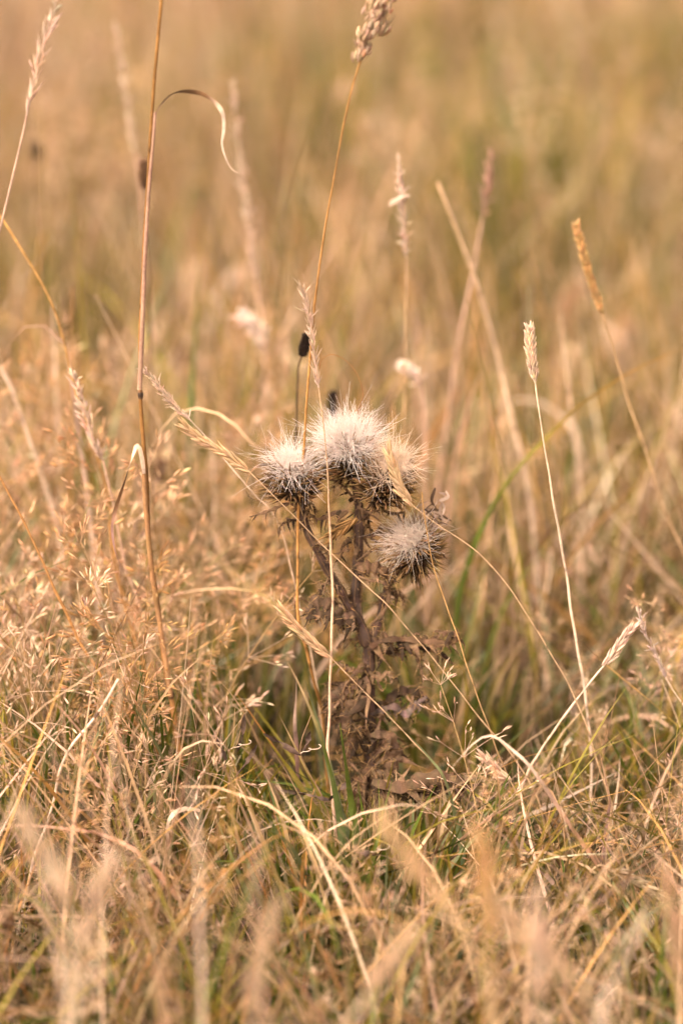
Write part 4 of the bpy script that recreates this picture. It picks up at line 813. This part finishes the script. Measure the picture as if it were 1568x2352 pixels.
# lumpy leaf with a hanging curled tip
th_leaf([(822, 1310), (845, 1302), (872, 1308), (888, 1325), (905, 1318)], .012, 18, size=.011, Y=-.012, curl=2.2)
th_leaf([(822, 1325), (850, 1335), (880, 1338), (892, 1360), (888, 1390), (872, 1415), (850, 1438)], .0045, 8, size=.006, Y=-.016, label='leaf hanging in a curl below the lowest head')
th_leaf([(884, 1365), (900, 1358), (918, 1368), (928, 1380)], .0035, 7, size=.009, Y=.003)
th_leaf([(812, 1410), (785, 1420), (755, 1388), (725, 1385), (705, 1412)], .014, 24, size=.013, Y=-.010, curl=2.4, col=(.09, .056, .034), label='large crumpled leaf left of the stem fork')
th_leaf([(815, 1425), (790, 1432), (765, 1415), (740, 1412), (700, 1422)], .009, 18, size=.012, Y=-.014, curl=2.4, col=THD)
th_leaf([(770, 1345), (752, 1340), (738, 1352), (730, 1372)], .003, 6, size=.009, Y=-.006, col=THD)
# long horizontal leaf with drooping lobes and a hooked tip
th_leaf([(850, 1488), (868, 1475), (900, 1470), (940, 1471), (985, 1474), (1020, 1478), (1042, 1472), (1048, 1458), (1036, 1452), (1008, 1456)], .0075, 26, size=.014, Y=-.004, curl=1.9, droop=(0, .1, -1), label='horizontal curled leaf right of the stem with a hooked tip')
th_leaf([(955, 1485), (958, 1510), (966, 1535), (972, 1568)], .0035, 6, size=.006, Y=-.003)
th_leaf([(852, 1500), (880, 1498), (930, 1490), (975, 1492), (1010, 1500), (1040, 1525)], .006, 16, size=.011, Y=.004, curl=2.2, col=THD)
# crumpled lower leaves along the stem
for (c, w_, lb, sz, cl, Y) in [
    ([(846, 1560), (815, 1575), (780, 1590), (765, 1625), (785, 1650)], .012, 26, .015, (.095, .058, .034), -.002),
    ([(848, 1600), (810, 1620), (790, 1660), (810, 1680), (830, 1672)], .011, 26, .014, (.085, .052, .03), -.006),
    ([(848, 1620), (880, 1620), (915, 1590), (950, 1590), (985, 1610)], .010, 18, .013, THD, .008),
    ([(850, 1640), (900, 1625), (930, 1640), (955, 1618), (980, 1600)], .008, 16, .012, (.12,.085,.07), .006),
    ([(850, 1690), (885, 1690), (905, 1730), (890, 1775), (865, 1770)], .012, 24, .015, (.09, .055, .032), -.004),
    ([(850, 1660), (820, 1700), (800, 1730), (790, 1770)], .009, 18, .013, TH, .004),
    ([(852, 1760), (830, 1790), (820, 1830), (840, 1870)], .010, 18, .014, TH, .006),
    ([(854, 1795), (900, 1812), (950, 1800), (1000, 1785), (1045, 1790), (1080, 1810)], .014, 34, .016, (.10, .062, .036), -.015),
    ([(854, 1810), (900, 1822), (960, 1822), (1020, 1815), (1062, 1825)], .011, 26, .014, THD, -.012),
    ([(846, 1545), (870, 1560), (890, 1545), (905, 1560)], .004, 8, .010, THL, .0),
    ([(848, 1530), (820, 1545), (790, 1530), (770, 1520)], .004, 8, .010, THL, .002)]:
    th_leaf(c, w_, lb, curl=2.2, size=sz, col=cl, Y=Y)
# small spiny leaves and wings all along the stems
for q, P in enumerate(STEMS):
    k = 12 if q == 0 else (9, 4, 4, 3, 1)[q]
    for i in range(k):
        f = (i + rng.uniform(.2, .8)) / k; j = min(int(f * 35), 34); p = P[j]; t_ = unit(P[min(j + 1, 35)] - P[max(j - 1, 0)])
        a_ = rng.uniform(0, 6.28); o = unit(np.array([math.cos(a_), math.sin(a_), rng.uniform(-.1, .4)])); ln = rng.uniform(.012, .022) * (1.2 if q == 0 else .7)
        pts = np.array([p, p + o * ln * .35 + t_ * .003, p + o * ln * .75 + [0, 0, rng.uniform(-.004, .003)], p + o * ln * .95 + [0, 0, rng.uniform(-.012, -.001)]])
        th_leaf(pts, rng.uniform(.0015, .004) * (1.4 if q == 0 else .8), int(rng.integers(5, 9)), size=rng.uniform(.006, .010), curl=rng.uniform(1, 2.4), col=[TH, TH, THD, THD][int(rng.integers(0, 4))], n=14, fine=bool(i % 2))
# dark ribbon leaf looping at the left of the left seed head
P = pts_at([(660, 1100), (640, 1080), (615, 1068), (595, 1069), (578, 1082), (566, 1112), (568, 1135), (583, 1148), (605, 1150), (633, 1146)], -.01)
blade_part('loop_leaf', P, .0016, [DARK, PALE, DARK, BROWN, (.40, .22, .07), DARK, BROWN, GOLD], thistle, TB, tw=(.2, 2.4), n=40)
# a golden spikelet caught in the thistle
s = Acc(); q = pts_at([(765, 1228), (790, 1212), (820, 1190)], -.016); head_ear(s, spline(q, 10), (.30, .17, .06), n=8, L=.010, r=.0007)
ce = thing('caught_spikelet', 'golden husk caught between the leaves in the middle of the thistle', 'grass husk', q[2]); s.build('husk', M_HUSK, ce, q[2])
